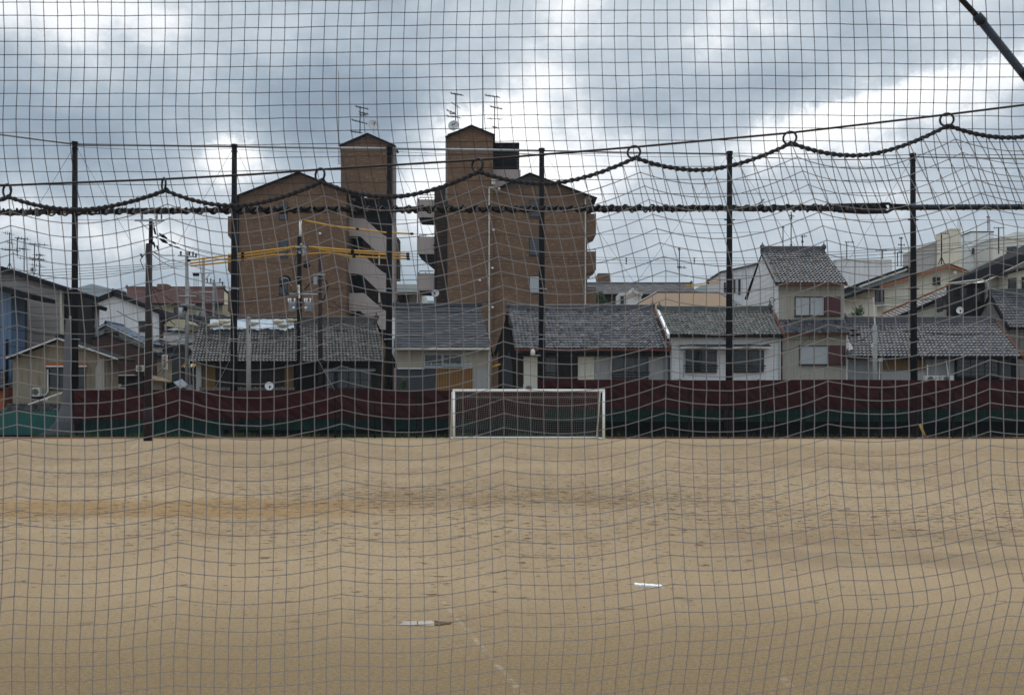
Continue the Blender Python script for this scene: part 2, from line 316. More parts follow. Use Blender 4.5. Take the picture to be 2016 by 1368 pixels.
# ------------------------------------------------------------------ setting: ground, hills
def groundmat():
    m = bpy.data.materials.new('sandy_field'); m.use_nodes = True; n = m.node_tree.nodes; l = m.node_tree.links
    b = n['Principled BSDF']; b.inputs['Roughness'].default_value = .93; b.inputs['Specular IOR Level'].default_value = .25
    t_ = n.new('ShaderNodeTexCoord'); sp = n.new('ShaderNodeSeparateXYZ'); l.new(t_.outputs['Object'], sp.inputs[0]); x, y = sp.outputs[0], sp.outputs[1]
    def no(s, d=6, r=.6, sx=1, sy=1, off=0):
        mp = n.new('ShaderNodeMapping'); mp.inputs['Scale'].default_value = (sx, sy, 1); mp.inputs['Location'].default_value = (off, off, 0); l.new(t_.outputs['Object'], mp.inputs[0])
        q = n.new('ShaderNodeTexNoise'); l.new(mp.outputs[0], q.inputs['Vector']); q.inputs['Scale'].default_value = s; q.inputs['Detail'].default_value = d; q.inputs['Roughness'].default_value = r
        return q.outputs['Fac']
    mm = lambda op, a, b_=None, c=None, clamp=False: mth(op, a, b_, c, N=n, L=l, clamp=clamp)
    def ss(v, lo, hi):
        q = n.new('ShaderNodeMapRange'); q.interpolation_type = 'SMOOTHSTEP'; l.new(v, q.inputs[0]); q.inputs[1].default_value = lo; q.inputs[2].default_value = hi; return q.outputs[0]
    def mix(f, a, c):
        q = n.new('ShaderNodeMix'); q.data_type = 'RGBA'; l.new(f, q.inputs[0])
        for i, v in ((6, a), (7, c)):
            if isinstance(v, tuple): q.inputs[i].default_value = (*v, 1)
            else: l.new(v, q.inputs[i])
        return q.outputs[2]
    wob = mm('MULTIPLY', mm('SUBTRACT', no(.35, 4), .5), 3.0); fin = mm('MULTIPLY', mm('SUBTRACT', no(2.6, 5, off=4), .5), 1.5)
    yy = mm('ADD', mm('ADD', y, mm('MULTIPLY', wob, .5)), mm('MULTIPLY', fin, .35))
    c = mix(ss(no(.16, 7, .66, sy=.5), .36, .64), (.366, .258, .150), (.298, .205, .116))
    # freshly raked, damper soil in front of the net
    c = mix(mm('MULTIPLY', ss(yy, 9.5, 5.4), .9), c, (.205, .138, .068))
    # ochre topping worn in bands
    x2 = mm('ADD', x, wob)
    band = mm('MULTIPLY', mm('MULTIPLY', ss(mm('ADD', y, mm('MULTIPLY', fin, .25)), 14.2, 14.6), ss(yy, 17.6, 16.6)), ss(x2, -.9, -3.2))
    c = mix(mm('MULTIPLY', mm('MULTIPLY', band, ss(no(1.6, 6, .68, off=13), .22, .52)), .9), c, (.30, .178, .072))
    b2 = mm('MULTIPLY', mm('MULTIPLY', ss(yy, 15.6, 16.5), ss(yy, 20.5, 17.5)), mm('MULTIPLY', ss(x2, -3.5, -1.5), ss(x2, 3.2, 1.2)))
    c = mix(mm('MULTIPLY', mm('MULTIPLY', b2, ss(no(1.1, 6, .7, off=9), .42, .6)), .75), c, (.26, .165, .07))
    b3 = mm('MULTIPLY', mm('MULTIPLY', ss(yy, 28, 33), ss(yy, 42, 36)), ss(x2, 5, 11)); c = mix(mm('MULTIPLY', b3, .5), c, (.325, .215, .11))
    b4 = mm('MULTIPLY', mm('MULTIPLY', ss(yy, 9.4, 10.4), ss(yy, 13.6, 12.2)), mm('MULTIPLY', ss(x2, 1.0, 3.0), ss(no(.5, 5, off=2), .4, .6))); c = mix(mm('MULTIPLY', b4, .6), c, (.20, .135, .075))
    b5 = mm('MULTIPLY', ss(no(.28, 6, .65, off=22), .56, .66), ss(yy, 22, 12)); c = mix(mm('MULTIPLY', b5, .35), c, (.255, .158, .078))
    # lighter swept strip by the far edge
    c = mix(mm('MULTIPLY', ss(y, 40, 46), .5), c, (.345, .250, .140))
    # clods and footprints
    dens = mm('ADD', mm('MULTIPLY', ss(y, 7.5, 16), .06), mm('MULTIPLY', mm('SUBTRACT', no(.22, 4, off=7), .5), .16))
    dens = mm('ADD', dens, mm('MULTIPLY', mm('MULTIPLY', mm('MULTIPLY', ss(yy, 14.5, 17), ss(yy, 24, 19)), mm('MULTIPLY', ss(x2, -5, -1), ss(x2, 5, 2))), .028))
    cl = no(6.3, 6, .64, sx=.62, off=3); th = mm('SUBTRACT', .63, dens)
    clod = mm('MULTIPLY', mm('SUBTRACT', cl, th), 30, clamp=True); clod = mm('MULTIPLY', clod, mm('MULTIPLY', ss(y, 6.2, 9), ss(y, 47, 42)))
    cl2 = mm('MULTIPLY', mm('SUBTRACT', no(18, 4, .62, sx=.7, off=1), mm('SUBTRACT', .635, dens)), 25, clamp=True)
    clod = mm('MAXIMUM', clod, mm('MULTIPLY', cl2, mm('MULTIPLY', ss(y, 5, 10), ss(y, 46, 38))))
    c = mix(mm('MULTIPLY', clod, .9), c, (.085, .045, .015))
    gr = no(34, 4, .75); c2 = n.new('ShaderNodeVectorMath'); c2.operation = 'SCALE'; l.new(c, c2.inputs[0])
    g2 = no(110, 2, .8)
    l.new(mm('ADD', mm('ADD', mm('MULTIPLY', gr, 1.5), mm('MULTIPLY', g2, 1.7)), -.58), c2.inputs['Scale'])
    # faint chalk lines left from an old pitch marking
    def chalk(p, q, wdt, amt, s):
        dx, dy = q[0] - p[0], q[1] - p[1]; Ln = math.hypot(dx, dy)
        dist = mm('ABSOLUTE', mm('DIVIDE', mm('SUBTRACT', mm('MULTIPLY', mm('SUBTRACT', x, p[0]), dy), mm('MULTIPLY', mm('SUBTRACT', y, p[1]), dx)), Ln))
        lo, hi = sorted((p[1], q[1]))
        f = mm('MULTIPLY', ss(dist, wdt, wdt * .4), mm('MULTIPLY', mm('GREATER_THAN', y, lo), mm('LESS_THAN', y, hi)))
        return mm('MULTIPLY', mm('MULTIPLY', f, ss(no(9, 5, .7, off=s), .44, .62)), amt)
    c3 = c2.outputs[0]
    for a in (((XX(872, 8.2), 8.2), (XX(1062, 5.2), 5.2), .024, .28, 1), ((XX(780, 11.0), 11), (XX(872, 8.2), 8.2), .025, .12, 5), ((XX(1530, 6.0), 6.0), (XX(1600, 5.3), 5.3), .03, .22, 2), ((XX(258, 38), 38), (XX(275, 45), 45), .08, .5, 3)):
        c3 = mix(chalk(*a), c3, (.62, .56, .46))
    l.new(c3, b.inputs['Base Color'])
    bp = n.new('ShaderNodeBump'); bp.inputs['Strength'].default_value = .5; bp.inputs['Distance'].default_value = .012
    l.new(mm('ADD', mm('ADD', gr, mm('MULTIPLY', no(9, 5), 1.2)), mm('MULTIPLY', clod, 2.5)), bp.inputs['Height']); l.new(bp.outputs[0], b.inputs['Normal'])
    return m
g = MB(); S = 1690
g.add([(-S, -290, 0), (S, -290, 0), (S, S, 0), (-S, S, 0)], [(0, 1, 2, 3)])
tag(g.build('ground', groundmat()), kind='structure')
k = MB()
k.box(XX(-300, 50.2), XX(655, 50.2), 50.2, 50.5, .004, .06); k.build('kerb', m_kerb); tag(bpy.data.objects['kerb'], kind='structure')
k = MB(); k.box(XX(1195, 50.4), XX(2300, 50.4), 50.4, 50.65, .004, .05); o = k.build('kerb', m_rust); tag(o, kind='structure')
# dark soil bank under the fences
b = MB(); b.box(-45, 45, 53.0, 53.9, .004, .10); tag(b.build('soil_bank', m_retain), kind='structure')
def hills(name, x0, x1, Y, f):
    mb = MB(); n = 90; vs = []; fs = []
    for i in range(n + 1):
        px = x0 + (x1 - x0) * i / n; z = ZZ(f(px), Y) + mnoise.fractal(Vector((px * .02, 0, 0)), 1, 2, 4) * 6
        for q, (dy, s) in enumerate(((-260, 0), (-120, .55), (0, 1), (160, .7), (400, 0))): vs.append((XX(px, Y) + dy * .1, Y + dy, max(0, z * s - (2 if s == 0 else 0))))
    for i in range(n):
        for q in range(4): fs.append((i * 5 + q, (i + 1) * 5 + q, (i + 1) * 5 + q + 1, i * 5 + q + 1))
    mb.add(vs, fs); tag(mb.build(name, m_hill, smooth=True), kind='structure')
hills('hills', -900, 900, 1200, lambda p: 592 - 22 * math.exp(-((p - 200) / 90) ** 2) - 8 * math.sin(p / 90))
hills('hills', 1000, 2800, 1250, lambda p: 575 - 12 * math.exp(-((p - 1385) / 28) ** 2) - 14 * math.exp(-((p - 1440) / 40) ** 2) - 10 * math.exp(-((p - 820) / 60) ** 2))

# ------------------------------------------------------------------ foreground: two nets, wires, lashed rope
ND = 0.0
YL, YU, YP = 2.60, 2.80, 2.74
YWIRE = 2.60
wirepts = [(-1700, 425), (-420, 384), (0, 365.7), (323, 353), (500, 343.5), (631, 334), (941, 315), (1100, 302), (1248, 290), (1555, 262), (1864, 226), (2016, 207), (2500, 140), (3600, -45)]
cb = MB(); cb.tube([W(x, y, YWIRE) for x, y in wirepts], .0030, 8); tag(cb.build('steel_wire', m_cable, smooth=True), 'taut dark steel wire rising to the right, carrying the hanging rings', 'wire')
RX = [-291, 17, 325.5, 633, 943, 1251, 1558, 1867, 2176, 2484]; RY = [400, 388, 375, 358, 338, 311, 282, 247, 207, 165]
SAG = [30, 31, 38, 39, 36, 37, 40, 42, 42]
EX = 4
for _ in range(EX): RX.insert(0, RX[0] - 308); RY.insert(0, RY[0] + 10); SAG.insert(0, 33)
for _ in range(EX): RX.append(RX[-1] + 308); RY.append(RY[-1] - 46); SAG.append(42)
NB = 12
def rope_y(i, fr):        # scalloped head rope between rings i and i+1
    y = RY[i] * (1 - fr) + RY[i + 1] * fr
    return y + SAG[i] * (1 - (abs(2 * fr - .96) / 1.04) ** 1.75 if fr > .48 else 1 - (abs(.96 - 2 * fr) / .96) ** 1.9)
def peak_off(u):          # u in scallops from ring 1 : how far the row pattern has climbed
    P = [52, 42, 32, 20, 10, 0, -20.4, -30.8, -51.2, -79.2, -113.7, -155.3, -200, -245, -292, -340, -390, -440]
    u = max(0, min(16.99, u + 5)); i = int(u); return P[i] * (1 - (u - i)) + P[i + 1] * (u - i)
def netpos(ci, rj):       # ci column counted from ring 1, rj row; rj = 0 on the head rope
    u = ci / NB; k = math.floor(u) + 1 + EX; fr = u - math.floor(u)
    k = max(0, min(len(RX) - 2, k))
    xt = RX[k] * (1 - fr) + RX[k + 1] * fr; yt = rope_y(k, fr)
    chord = RY[k] * (1 - fr) + RY[k + 1] * fr
    xb = 34 + 26.6 * ci
    d = 28.0 * rj
    span = 270 - 80 * min(1, max(0, u / 6))
    e = min(1, d / span); e = e * (1.25 - .25 * e) if e < 1 else 1
    x = xt + (xb - xt) * e
    sag = yt - chord
    y0 = 388 + peak_off(u)
    yl = chord + (y0 - chord) * min(1, d / 300)
    fade = max(.28, 1 - .30 * d / 480) if d < 480 else max(.28, .70 - .42 * (d - 480) / 450)
    y = yl + d + 1.0 * sag * fade * (1 if rj > 0 else 1 / fade)
    # folds low down
    if y > 880:
        A = -9 + 53 * max(0, min(1.05, (x - 450) / 1500)); yc = 1243 - 85 * max(0, min(1, (x - 1320) / 670))
        q = (y - 880) / (yc - 880)
        if A > 0: x += A * (q ** 1.7) if q < 1 else A * max(-1.2, 1 - 1.05 * (y - yc) / 190)
        else: x += A * min(1.2, q ** 2.2)
    x += 1.9 * mnoise.noise(Vector((ci * .45, rj * .3, 0))) + .9 * mnoise.noise(Vector((ci * 1.6, rj * 1.4, 27))); y += 1.6 * mnoise.noise(Vector((ci * .35, rj * .45, 7))) + .9 * mnoise.noise(Vector((ci * 1.7, rj * 1.9, 17)))
    Y = YL + .025 * math.sin(u * 2 * math.pi) * min(1, rj / 6) + .02 * math.sin(rj * .22 + u)
    return x, y, Y
bignet = thing('sports_net', W(300, 1500, YL), 'nearest square-mesh net, hung in scallops from rings and filling the lower view', 'net')
mb = MB(); NR = 57; c0, c1 = -52, 134
P = {}
for ci in range(c0, c1):
    for rj in range(NR):
        x, y, Y = netpos(ci, rj); P[ci, rj] = W(x, y, Y)
rt = .00120
for ci in range(c0, c1):
    mb.tube([P[ci, r_] for r_ in range(NR)], rt, 4, False)
for rj in range(1, NR):
    mb.tube([P[c_, rj] for c_ in range(c0, c1)], rt, 4, False)
for key, p in P.items():
    if key[1] > 0 and key[1] < NR: mb.ball(p, .0021, 5, 4)
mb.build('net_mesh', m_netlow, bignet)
# head rope: core with a spiral strand
rb = MB(); core = []
for i in range(0, len(RX) - 1):
    for s in range(24):
        fr = s / 24; x = RX[i] * (1 - fr) + RX[i + 1] * fr; core.append(W(x, rope_y(i, fr), YL - .004))
rb.tube(core, .0042, 8)
for ph, rad, rr in ((0, .0038, .0030), (math.pi, .0038, .0027)):
    st = []; L_ = 0
    for a, b_ in zip(core[:-1], core[1:]):
        n = 8
        for s in range(n):
            p = a.lerp(b_, s / n); L_ += (b_ - a).length / n; an = L_ * 2 * math.pi / .034 + ph
            st.append(p + Vector((0, math.cos(an), math.sin(an))) * rad)
    rb.tube(st, rr, 5)
for i in range(0, 9 * 7):          # stray lashing ends
    q = core[int(i * 24 / 7) % len(core)]; a = rnd.uniform(-1, 1)
    rb.tube([q, q + Vector((.006 * a + .004, -.003, -.006)), q + Vector((.011 * a + .006, -.003, -.012 * rnd.random()))], .0009, 4)
rb.build('head_rope', m_rope, bignet, True)
for i in range(1, len(RX) - 1):
    o = MB(); wy = None
    for a, b_ in zip(wirepts[:-1], wirepts[1:]):
        if a[0] <= RX[i] <= b_[0]: wy = a[1] + (b_[1] - a[1]) * (RX[i] - a[0]) / (b_[0] - a[0])
    c = W(RX[i] - 3, wy + 10.5, YL); tw = ([.4] * EX + [0, .50, .95, .6, .55, .3, .35, .3, .4] + [.3] * 9)[i]
    o.torus(c, (math.sin(tw), math.cos(tw), 0), .0165, .0029, 32, 8); rg = o.build('hanging_ring', m_ringm, bignet, True)
    kn = MB(); kc = W(RX[i] + 1, wy + 22.5, YL - .002); kn.ball(kc, .0058, 8, 6, (1.25, 1, .9))
    for q in range(3): kn.torus(kc + Vector((rnd.uniform(-.003, .003), 0, rnd.uniform(-.002, .003))), (rnd.uniform(-.5, .5), .3, 1 if q else .2), .0052, .0018, 12, 5)
    kn.build('rope_knot', m_rope, bignet, True)
# upper net
up = thing('sports_net', W(300, 412, YU), 'flat upper square-mesh net against the sky, lashed to the horizontal rope', 'net')
mb = MB(); P = {}
pipe_y = lambda x: 418 - (x * 5.2 / 600 if x < 600 else 5.2 + (x - 600) * 4.4 / 1400)
US = 25.6; nrow = 46
for ci in range(-52, 136):
    for rj in range(nrow):
        xb = 6 + 26.35 * ci - .35 * max(0, ci - 30) ; y = pipe_y(xb) - US * (nrow - 1 - rj) + (4 if xb > 900 else 0) * 0
        y += -3.2 + 9 * (1 - min(1, max(0, xb / 1200))) * 0 + (3 * math.sin(xb / 260) if rj < nrow - 2 else 0)
        q = max(0, (y - 215) / 200); sh = (24 + 16 * min(1, max(0, xb / 1900))) * min(1.1, q) ** 1.9
        x = xb + sh + 3 * math.sin(y / 70 + xb / 300) + 1.2 * mnoise.noise(Vector((ci * .5, rj * .4, 3)))
        y += 1.4 * mnoise.noise(Vector((ci * .4, rj * .5, 11)))
        if rj == nrow - 1: y = pipe_y(x)
        Y = YU + .015 * math.sin(xb / 170) - (.055 if rj == nrow - 1 else .02 if rj == nrow - 2 else 0)
        P[ci, rj] = W(x, y, Y)
for ci in range(-52, 136): mb.tube([P[ci, r_] for r_ in range(nrow)], .00112, 4, False)
for rj in range(nrow - 1): mb.tube([P[c_, rj] for c_ in range(-52, 136)], .00112, 4, False)
for p in P.values(): mb.ball(p, .0017, 5, 4)
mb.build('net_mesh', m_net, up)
# horizontal lashed rope with hook, pipe at the right
hr = thing('support_rope', W(200, 416, YP), 'thick dark horizontal rope wound with black lashing, running across the view below the scallops', 'rope')
mb = MB(); xs = list(range(-1400, 1745, 12)); cp = [W(x, pipe_y(x) + 1.2 * math.sin(x / 37) + .8 * math.sin(x / 11), YP) for x in xs]
mb.tube(cp, .0052, 8)
mb.tube([W(x, pipe_y(x) + 3.5 + 1.3 * math.sin(x / 23), YP - .004) for x in xs], .0028, 6)
mb.tube([W(x, pipe_y(x) - 3.2 + 1.1 * math.sin(x / 29 + 1), YP - .002) for x in xs], .0024, 6)
mb.build('core_rope', m_rope, hr, True)
lm = MB(); st = []
for s in range(-1400 * 10, 17450, 24):
    x = s / 10; an = (x / 26.6) * 2 * math.pi; wv = .0092 + .0014 * math.sin(x / 61); st.append(W(x, pipe_y(x), YP) + Vector((0, math.cos(an) * wv, math.sin(an) * wv)))
lm.tube(st, .0024, 6)
for x in range(-1390, 1740, 27):
    for rep in range(1 if rnd.random() < .8 else 2):
        xx = x + rnd.uniform(-2, 2) + 8 * rep; r_ = rnd.uniform(.0088, .0100); lm.torus(W(xx, pipe_y(xx), YP), (1, rnd.uniform(-.3, .3), rnd.uniform(-1.1, -.7)), r_, .0030, 14, 5)
for x in (805, 985, 1010, 1035, 1505, 1520, 1190, 560): lm.ball(W(x, pipe_y(x) + 3, YP - .006), .0085, 7, 5, (1.2, .8, 1))
lm.tube([W(1488, 404, YP - .01), W(1497, 399, YP - .014), W(1505, 392, YP - .014)], .0014, 5)
lm.build('lashing', m_lash, hr, True)
for x in range(-386, 1700, 27):
    kn = MB(); xx = x + rnd.uniform(-2, 2); y0 = pipe_y(xx)
    kn.tube([W(xx + 5, y0 - 6, YP - .0125), W(xx + 1, y0 - 2, YP - .0135), W(xx - 1, y0 + 2, YP - .0135), W(xx + 2, y0 + 4, YP - .0135), W(xx + 4, y0 + 1, YP - .0135), W(xx + 1, y0, YP - .0135)], .0009, 4); kn.build('net_tie', m_netlow, hr)
hk = MB(); hk.tube([W(x, pipe_y(x) + dy, YP - .004) for x, dy in ((1640, 5), (1680, 6), (1735, 7), (1747, 8), (1757, 3), (1759, -3), (1750, -8), (1735, -8), (1728, -5))], .0042, 8)
hk.tube([W(1640, pipe_y(1640) - 6, YP), W(1690, pipe_y(1690) - 7, YP), W(1735, pipe_y(1735) - 7, YP)], .0036, 8)
hk.tube([W(1650, pipe_y(1650) + 8, YP), W(1700, pipe_y(1700) + 11, YP), W(1748, pipe_y(1748) + 10, YP)], .0022, 6)
hk.build('hook', m_ringm, hr, True)
pv = thing('support_pipe', W(1900, 409, YP), 'smooth grey-blue horizontal pipe at the right end of the lashed rope', 'pipe')
mb = MB(); mb.tube([W(1752, 409, YP), W(1762, 408.6, YP), W(3600, 401, YP)], .0078, 14); mb.build('pipe', m_pvc, pv, True)
for x in (1778, 1790, 1815, 1823, 1850, 1874, 1899, 1925, 1952, 1978, 2003, 2028): lm = MB(); lm.torus(W(x, 408.7 - (x - 1752) * .004, YP), (1, 0, -.35), .0082, .0016, 16, 5); lm.build('lashing', m_lash, pv, True)
lm = MB(); lm.tube([W(1750, 403, YP - .01), W(1782, 404, YP - .011), W(1790, 412, YP - .011)], .003, 6)
lm.build('lashing', m_lash, pv, True)
# slanted brace pole at upper right
br = thing('brace_pole', W(3384, 1864, 2.95), 'slanting dark blue-grey telescopic pole crossing the top right corner', 'pole')
a, c, e = W(1830, -68, 2.95), W(1927, 36, 2.95), W(3384, 1864, 2.95)
mb = MB(); mb.tube([a - (c - a) * 9, c], .0078, 14); mb.build('inner_tube', m_pvc, br, True)
mb = MB(); mb.tube([c, e], .0116, 16); mb.build('outer_tube', m_pvc, br, True)
mb = MB(); dd = (e - c).normalized(); mb.tube([c - dd * .012, c - dd * .010, c + dd * .014, c + dd * .018], [.010, .0135, .0145, .013], 16); mb.build('collar', m_pvc, br, True); mb = MB(); mb.tube([W(2010, 138, 2.945), W(2018, 147, 2.945)], .0135, 14); mb.build('collar', m_pvc, br, True)

# ------------------------------------------------------------------ on the field
gt = thing('football_goal', ((XX(893, 48.5) + XX(1188, 48.5)) / 2, 48.5, 0), 'white full-size football goal with net on the far side of the field', 'football goal')
YG, YB = 48.5, 50.3
zt = ZZ(768.5, YG); xl, xr = XX(893.5, YG), XX(1188.5, YG); bl, brr = XX(887.5, YB), XX(1175, YB); tl, tr = XX(891, 49.4), XX(1180, 49.4)
for x in (xl, xr): m_ = MB(); m_.tube([(x, YG, 0), (x, YG, zt)], .065, 12); m_.build('post', m_white, gt, True)
m_ = MB(); m_.tube([(xl - .06, YG, zt), (xr + .06, YG, zt)], .065, 12); m_.build('crossbar', m_white, gt, True)
for (x, b_, t_) in ((xl, bl, tl), (xr, brr, tr)):
    m_ = MB(); m_.tube([(x, YG, zt - .05), (t_, 49.0, zt - .08), (b_, YB, .06)], .038, 8); m_.build('back_stay', m_white, gt, True)
    m_ = MB(); m_.tube([(x, YG, .05), (b_, YB, .05)], .045, 8); m_.build('base_bar', m_white, gt, True)
m_ = MB(); m_.tube([(bl, YB, .06), (brr, YB, .06)], .045, 8); m_.build('base_bar', m_white, gt, True)
m_ = MB()
nu, nv = 66, 24
def gp(u, v):
    # v 0 at the crossbar back down to the base bar
    x = (xl + (bl - xl) * v) * (1 - u) + (xr - .35 * (v ** .4) * 0 + (brr - xr) * v) * u
    s = math.sin(math.pi * u); a = min(1, v / .28)
    Yv = YG + (YB - YG) * (a ** .75 * .78 + .22 * v); z = zt * (1 - v) ** .9 - .05 * s * math.sin(math.pi * v)
    if v < .28: z = zt - .42 * (v / .28) ** 1.3 - .12 * s * math.sin(math.pi * v / .28)
    else: z = (zt - .42) * (1 - (v - .28) / .72) + .06
    return (x + .12 * math.sin(math.pi * v) * (1 - 2 * u) * (1 if u > .5 else .3), Yv, z)
for i in range(nu + 1): m_.tube([gp(i / nu, j / nv) for j in range(nv + 1)], .0036, 3, False)
for j in range(nv + 1): m_.tube([gp(i / nu, j / nv) for i in range(0, nu + 1, 1)], .0036, 3, False)
for sx, bx in ((xl, bl), (xr, brr)):
    for i in range(1, 8):
        q = i / 8; m_.tube([(sx + (bx - sx) * q, YG + (YB - YG) * q, .05), (sx + (bx - sx) * q, YG + (YB - YG) * q, zt * (1 - q) ** .5)], .0036, 3, False)
    for i in range(1, 22):
        z = zt * i / 22; q = 1 - (z / zt) ** 2; m_.tube([(sx, YG, z), (sx + (bx - sx) * q, YG + (YB - YG) * q, z)], .0036, 3, False)
for j in (8,): m_.tube([(p[0], p[1] - .02, p[2] + .1) for p in [gp(i / nu, .26) for i in range(nu + 1)]], .014, 4)
m_.build('goal_net', m_goalnet, gt)
pp = MB(); Yp = 8.93; n = 12; top = []
for i in range(n): top.append((XX(1250, Yp) + .225 * i / (n - 1), 8.99 - .10 * i / (n - 1) + .012 * math.sin(i * 1.9)))
for i in range(n - 1, -1, -1): top.append((XX(1250, Yp) + .235 * i / (n - 1), 8.90 - .095 * i / (n - 1) + .014 * math.sin(i * 2.6)))
pp.add([(x, y, .016) for x, y in top] + [(x, y, -.01) for x, y in top], [tuple(range(2 * n))] + [(i, (i + 1) % (2 * n), (i + 1) % (2 * n) + 2 * n, i + 2 * n) for i in range(2 * n)])
tag(pp.build('pitching_plate', m_white), 'narrow white rubber plate half buried in the sand right of centre', 'base plate')
m_pud = M('shallow_water', (.17, .11, .058), .01, .1, 6, spec=.7)
q = MB(); Yq = 7.36; pts = []
for i in range(40):
    a = 2 * math.pi * i / 40; rr = (abs(math.cos(a)) ** 3.2 + abs(math.sin(a)) ** 3.2) ** (-1 / 3.2) * (.93 + .30 * mnoise.noise(Vector((math.cos(a) * 2.2, math.sin(a) * 2.2, 3)))); pts.append((XX(836, Yq) + .20 * rr * math.cos(a), Yq + .085 * rr * math.sin(a), .004))
q.add(pts, [tuple(range(40))]); tag(q.build('puddle', m_pud), kind='structure')
# ------------------------------------------------------------------ far side: tarps, teal wall, low fence, poles
def tarp(x0, x1, yt, yb, Y, label, seed):
    mb = MB(); nx, nz_ = 260, 22; vs = []; fs = []
    for i in range(nx + 1):
        px = x0 + (x1 - x0) * i / nx
        for j in range(nz_ + 1):
            v = j / nz_; py = yt(px) * (1 - v) + yb(px) * v
            p = W(px, py, Y); s = (px - x0) % 79 / 79
            d = .15 * mnoise.noise(Vector((p.x * 1.2 + p.z * 1.3, p.z * .7 - p.x * .35, seed))) + .15 * mnoise.noise(Vector((p.x * 3.5 + p.z * 4, p.z * 1.2, seed + 4)))
            d += .07 * abs(mnoise.noise(Vector((p.x * .9 - p.z * 2.4 * (s - .4), seed * 3, p.z * .4)))) * 2
            vs.append((p.x, p.y - .12 + d * min(1, v * 3 + .15), p.z + .015 * math.sin(px * .5) * (v > .98)))
    for i in range(nx):
        for j in range(nz_): A = i * (nz_ + 1) + j; fs.append((A, A + 1, A + nz_ + 2, A + nz_ + 1))
    k_ = len(vs); vs += [(a, b_ + .012, c) for a, b_, c in vs]; fs += [tuple(q + k_ for q in reversed(f)) for f in list(fs)]
    mb.add(vs, fs); tag(mb.build('tarpaulin', m_tarp, smooth=True), label, 'tarpaulin')
tarp(147, 1072, lambda x: 768 + .9 * math.sin(x / 60), lambda x: 824.5 + 2.0 * math.sin(x / 39.5) * 0 + (1.5 if x < 300 else 0), 52.75, 'lower wrinkled maroon tarpaulin behind the left half of the field and the goal', 1)
tarp(1058, 2200, lambda x: 748 + .7 * math.sin(x / 70), lambda x: 805.5, 52.62, 'taller maroon tarpaulin behind the right half of the field', 5)
def corrugated(x0, x1, Y, z0, z1, per=.09, amp=.018, t=.01):
    mb = MB(); n = int((x1 - x0) / (per / 4)); top = []; vs = []; fs = []
    for i in range(n + 1):
        x = x0 + (x1 - x0) * i / n; y = Y + amp * math.sin(2 * math.pi * x / per); vs += [(x, y, z0), (x, y, z1), (x, y + t, z1), (x, y + t, z0)]
    for i in range(n):
        for k_ in range(4): a, b_ = i * 4 + k_, i * 4 + (k_ + 1) % 4; fs.append((a, b_, b_ + 4, a + 4))
    return mb.add(vs, fs)
YT = 53.5
o = thing('corrugated_wall', (XX(60, YT), YT, 0), 'bright teal corrugated steel wall at the far left with no tarpaulin on it', 'wall')
mb = corrugated(XX(-320, YT), XX(146, YT), YT, .02, ZZ(808, YT), .18); mb.build('steel_sheet', m_teal, o)
o = thing('corrugated_wall', (XX(600, YT), YT, 0), 'teal corrugated steel wall showing below the lower tarpaulin', 'wall')
corrugated(XX(148, YT), XX(440, YT), YT, .02, ZZ(812, YT), .18).build('steel_sheet', m_teal_shaded, o)
corrugated(XX(441, YT), XX(1075, YT), YT, ZZ(846, YT), ZZ(800, YT), .12).build('steel_sheet', m_teal_shaded, o)
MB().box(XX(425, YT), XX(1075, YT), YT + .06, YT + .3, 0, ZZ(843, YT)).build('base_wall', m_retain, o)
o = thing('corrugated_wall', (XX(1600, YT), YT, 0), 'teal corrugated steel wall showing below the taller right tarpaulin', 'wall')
corrugated(XX(1076, YT), XX(2250, YT), YT, ZZ(830, YT), ZZ(790, YT), .12).build('steel_sheet', m_teal_shaded, o)
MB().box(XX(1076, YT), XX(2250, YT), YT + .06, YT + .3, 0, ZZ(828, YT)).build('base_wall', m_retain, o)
for (pxs, lab) in (((660, 738, 820, 900, 978, 1056, 1131), 'low black post-and-wire fence left of and behind the goal'), ((1206, 1282, 1357, 1434, 1508, 1583, 1655, 1732, 1803, 1877, 1950, 2025, 2100), 'low black post-and-wire fence right of the goal')):
    Yf = 51.3; o = thing('wire_fence', (XX(sum(pxs) / len(pxs), Yf), Yf, 0), lab, 'fence')
    for p in pxs: MB().box(XX(p - 1.6, Yf), XX(p + 1.6, Yf), Yf, Yf + .07, 0, ZZ(772, Yf)).build('post', m_black, o)
    m_ = MB(); x0, x1 = XX(pxs[0], Yf), XX(pxs[-1], Yf)
    for py in (773, 818, 858): m_.tube([(x0, Yf - .03, ZZ(py, Yf)), (x1, Yf - .03, ZZ(py, Yf))], .016, 5)
    m_.build('rail', m_black, o)
    m_ = MB(); x = x0
    while x < x1: m_.tube([(x, Yf - .015, .04), (x, Yf - .015, ZZ(773, Yf))], .0035, 3, False); x += .10
    for q in range(1, 20): z = ZZ(773, Yf) * q / 20; m_.tube([(x0, Yf - .015, z), (x1, Yf - .015, z)], .003, 3, False)
    m_.build('wire_mesh', m_black, o)
# weeds along the base
gm = MB()
for i in range(5200):
    px = rnd.uniform(60, 2100); 
    if 480 < px < 640 and rnd.random() < .5: continue
    if px > 1180 and rnd.random() < .72: continue
    Y = rnd.uniform(51.6, 53.2); x = XX(px, Y); h = rnd.uniform(.08, .30) * (1 + .8 * mnoise.noise(Vector((x * .6, 0, 0)))); a = rnd.uniform(0, 6.28); wd = .022; lx, ly = rnd.uniform(-.06, .06), rnd.uniform(-.06, .06)
    gm.add([(x - wd * math.cos(a), Y - wd * math.sin(a), 0), (x + wd * math.cos(a), Y + wd * math.sin(a), 0), (x + lx, Y + ly, max(.03, h))], [(0, 1, 2)])
tag(gm.build('grass', m_leafd), 'thin strip of dark green grass and weeds along the foot of the far fence', 'grass', kind='stuff')
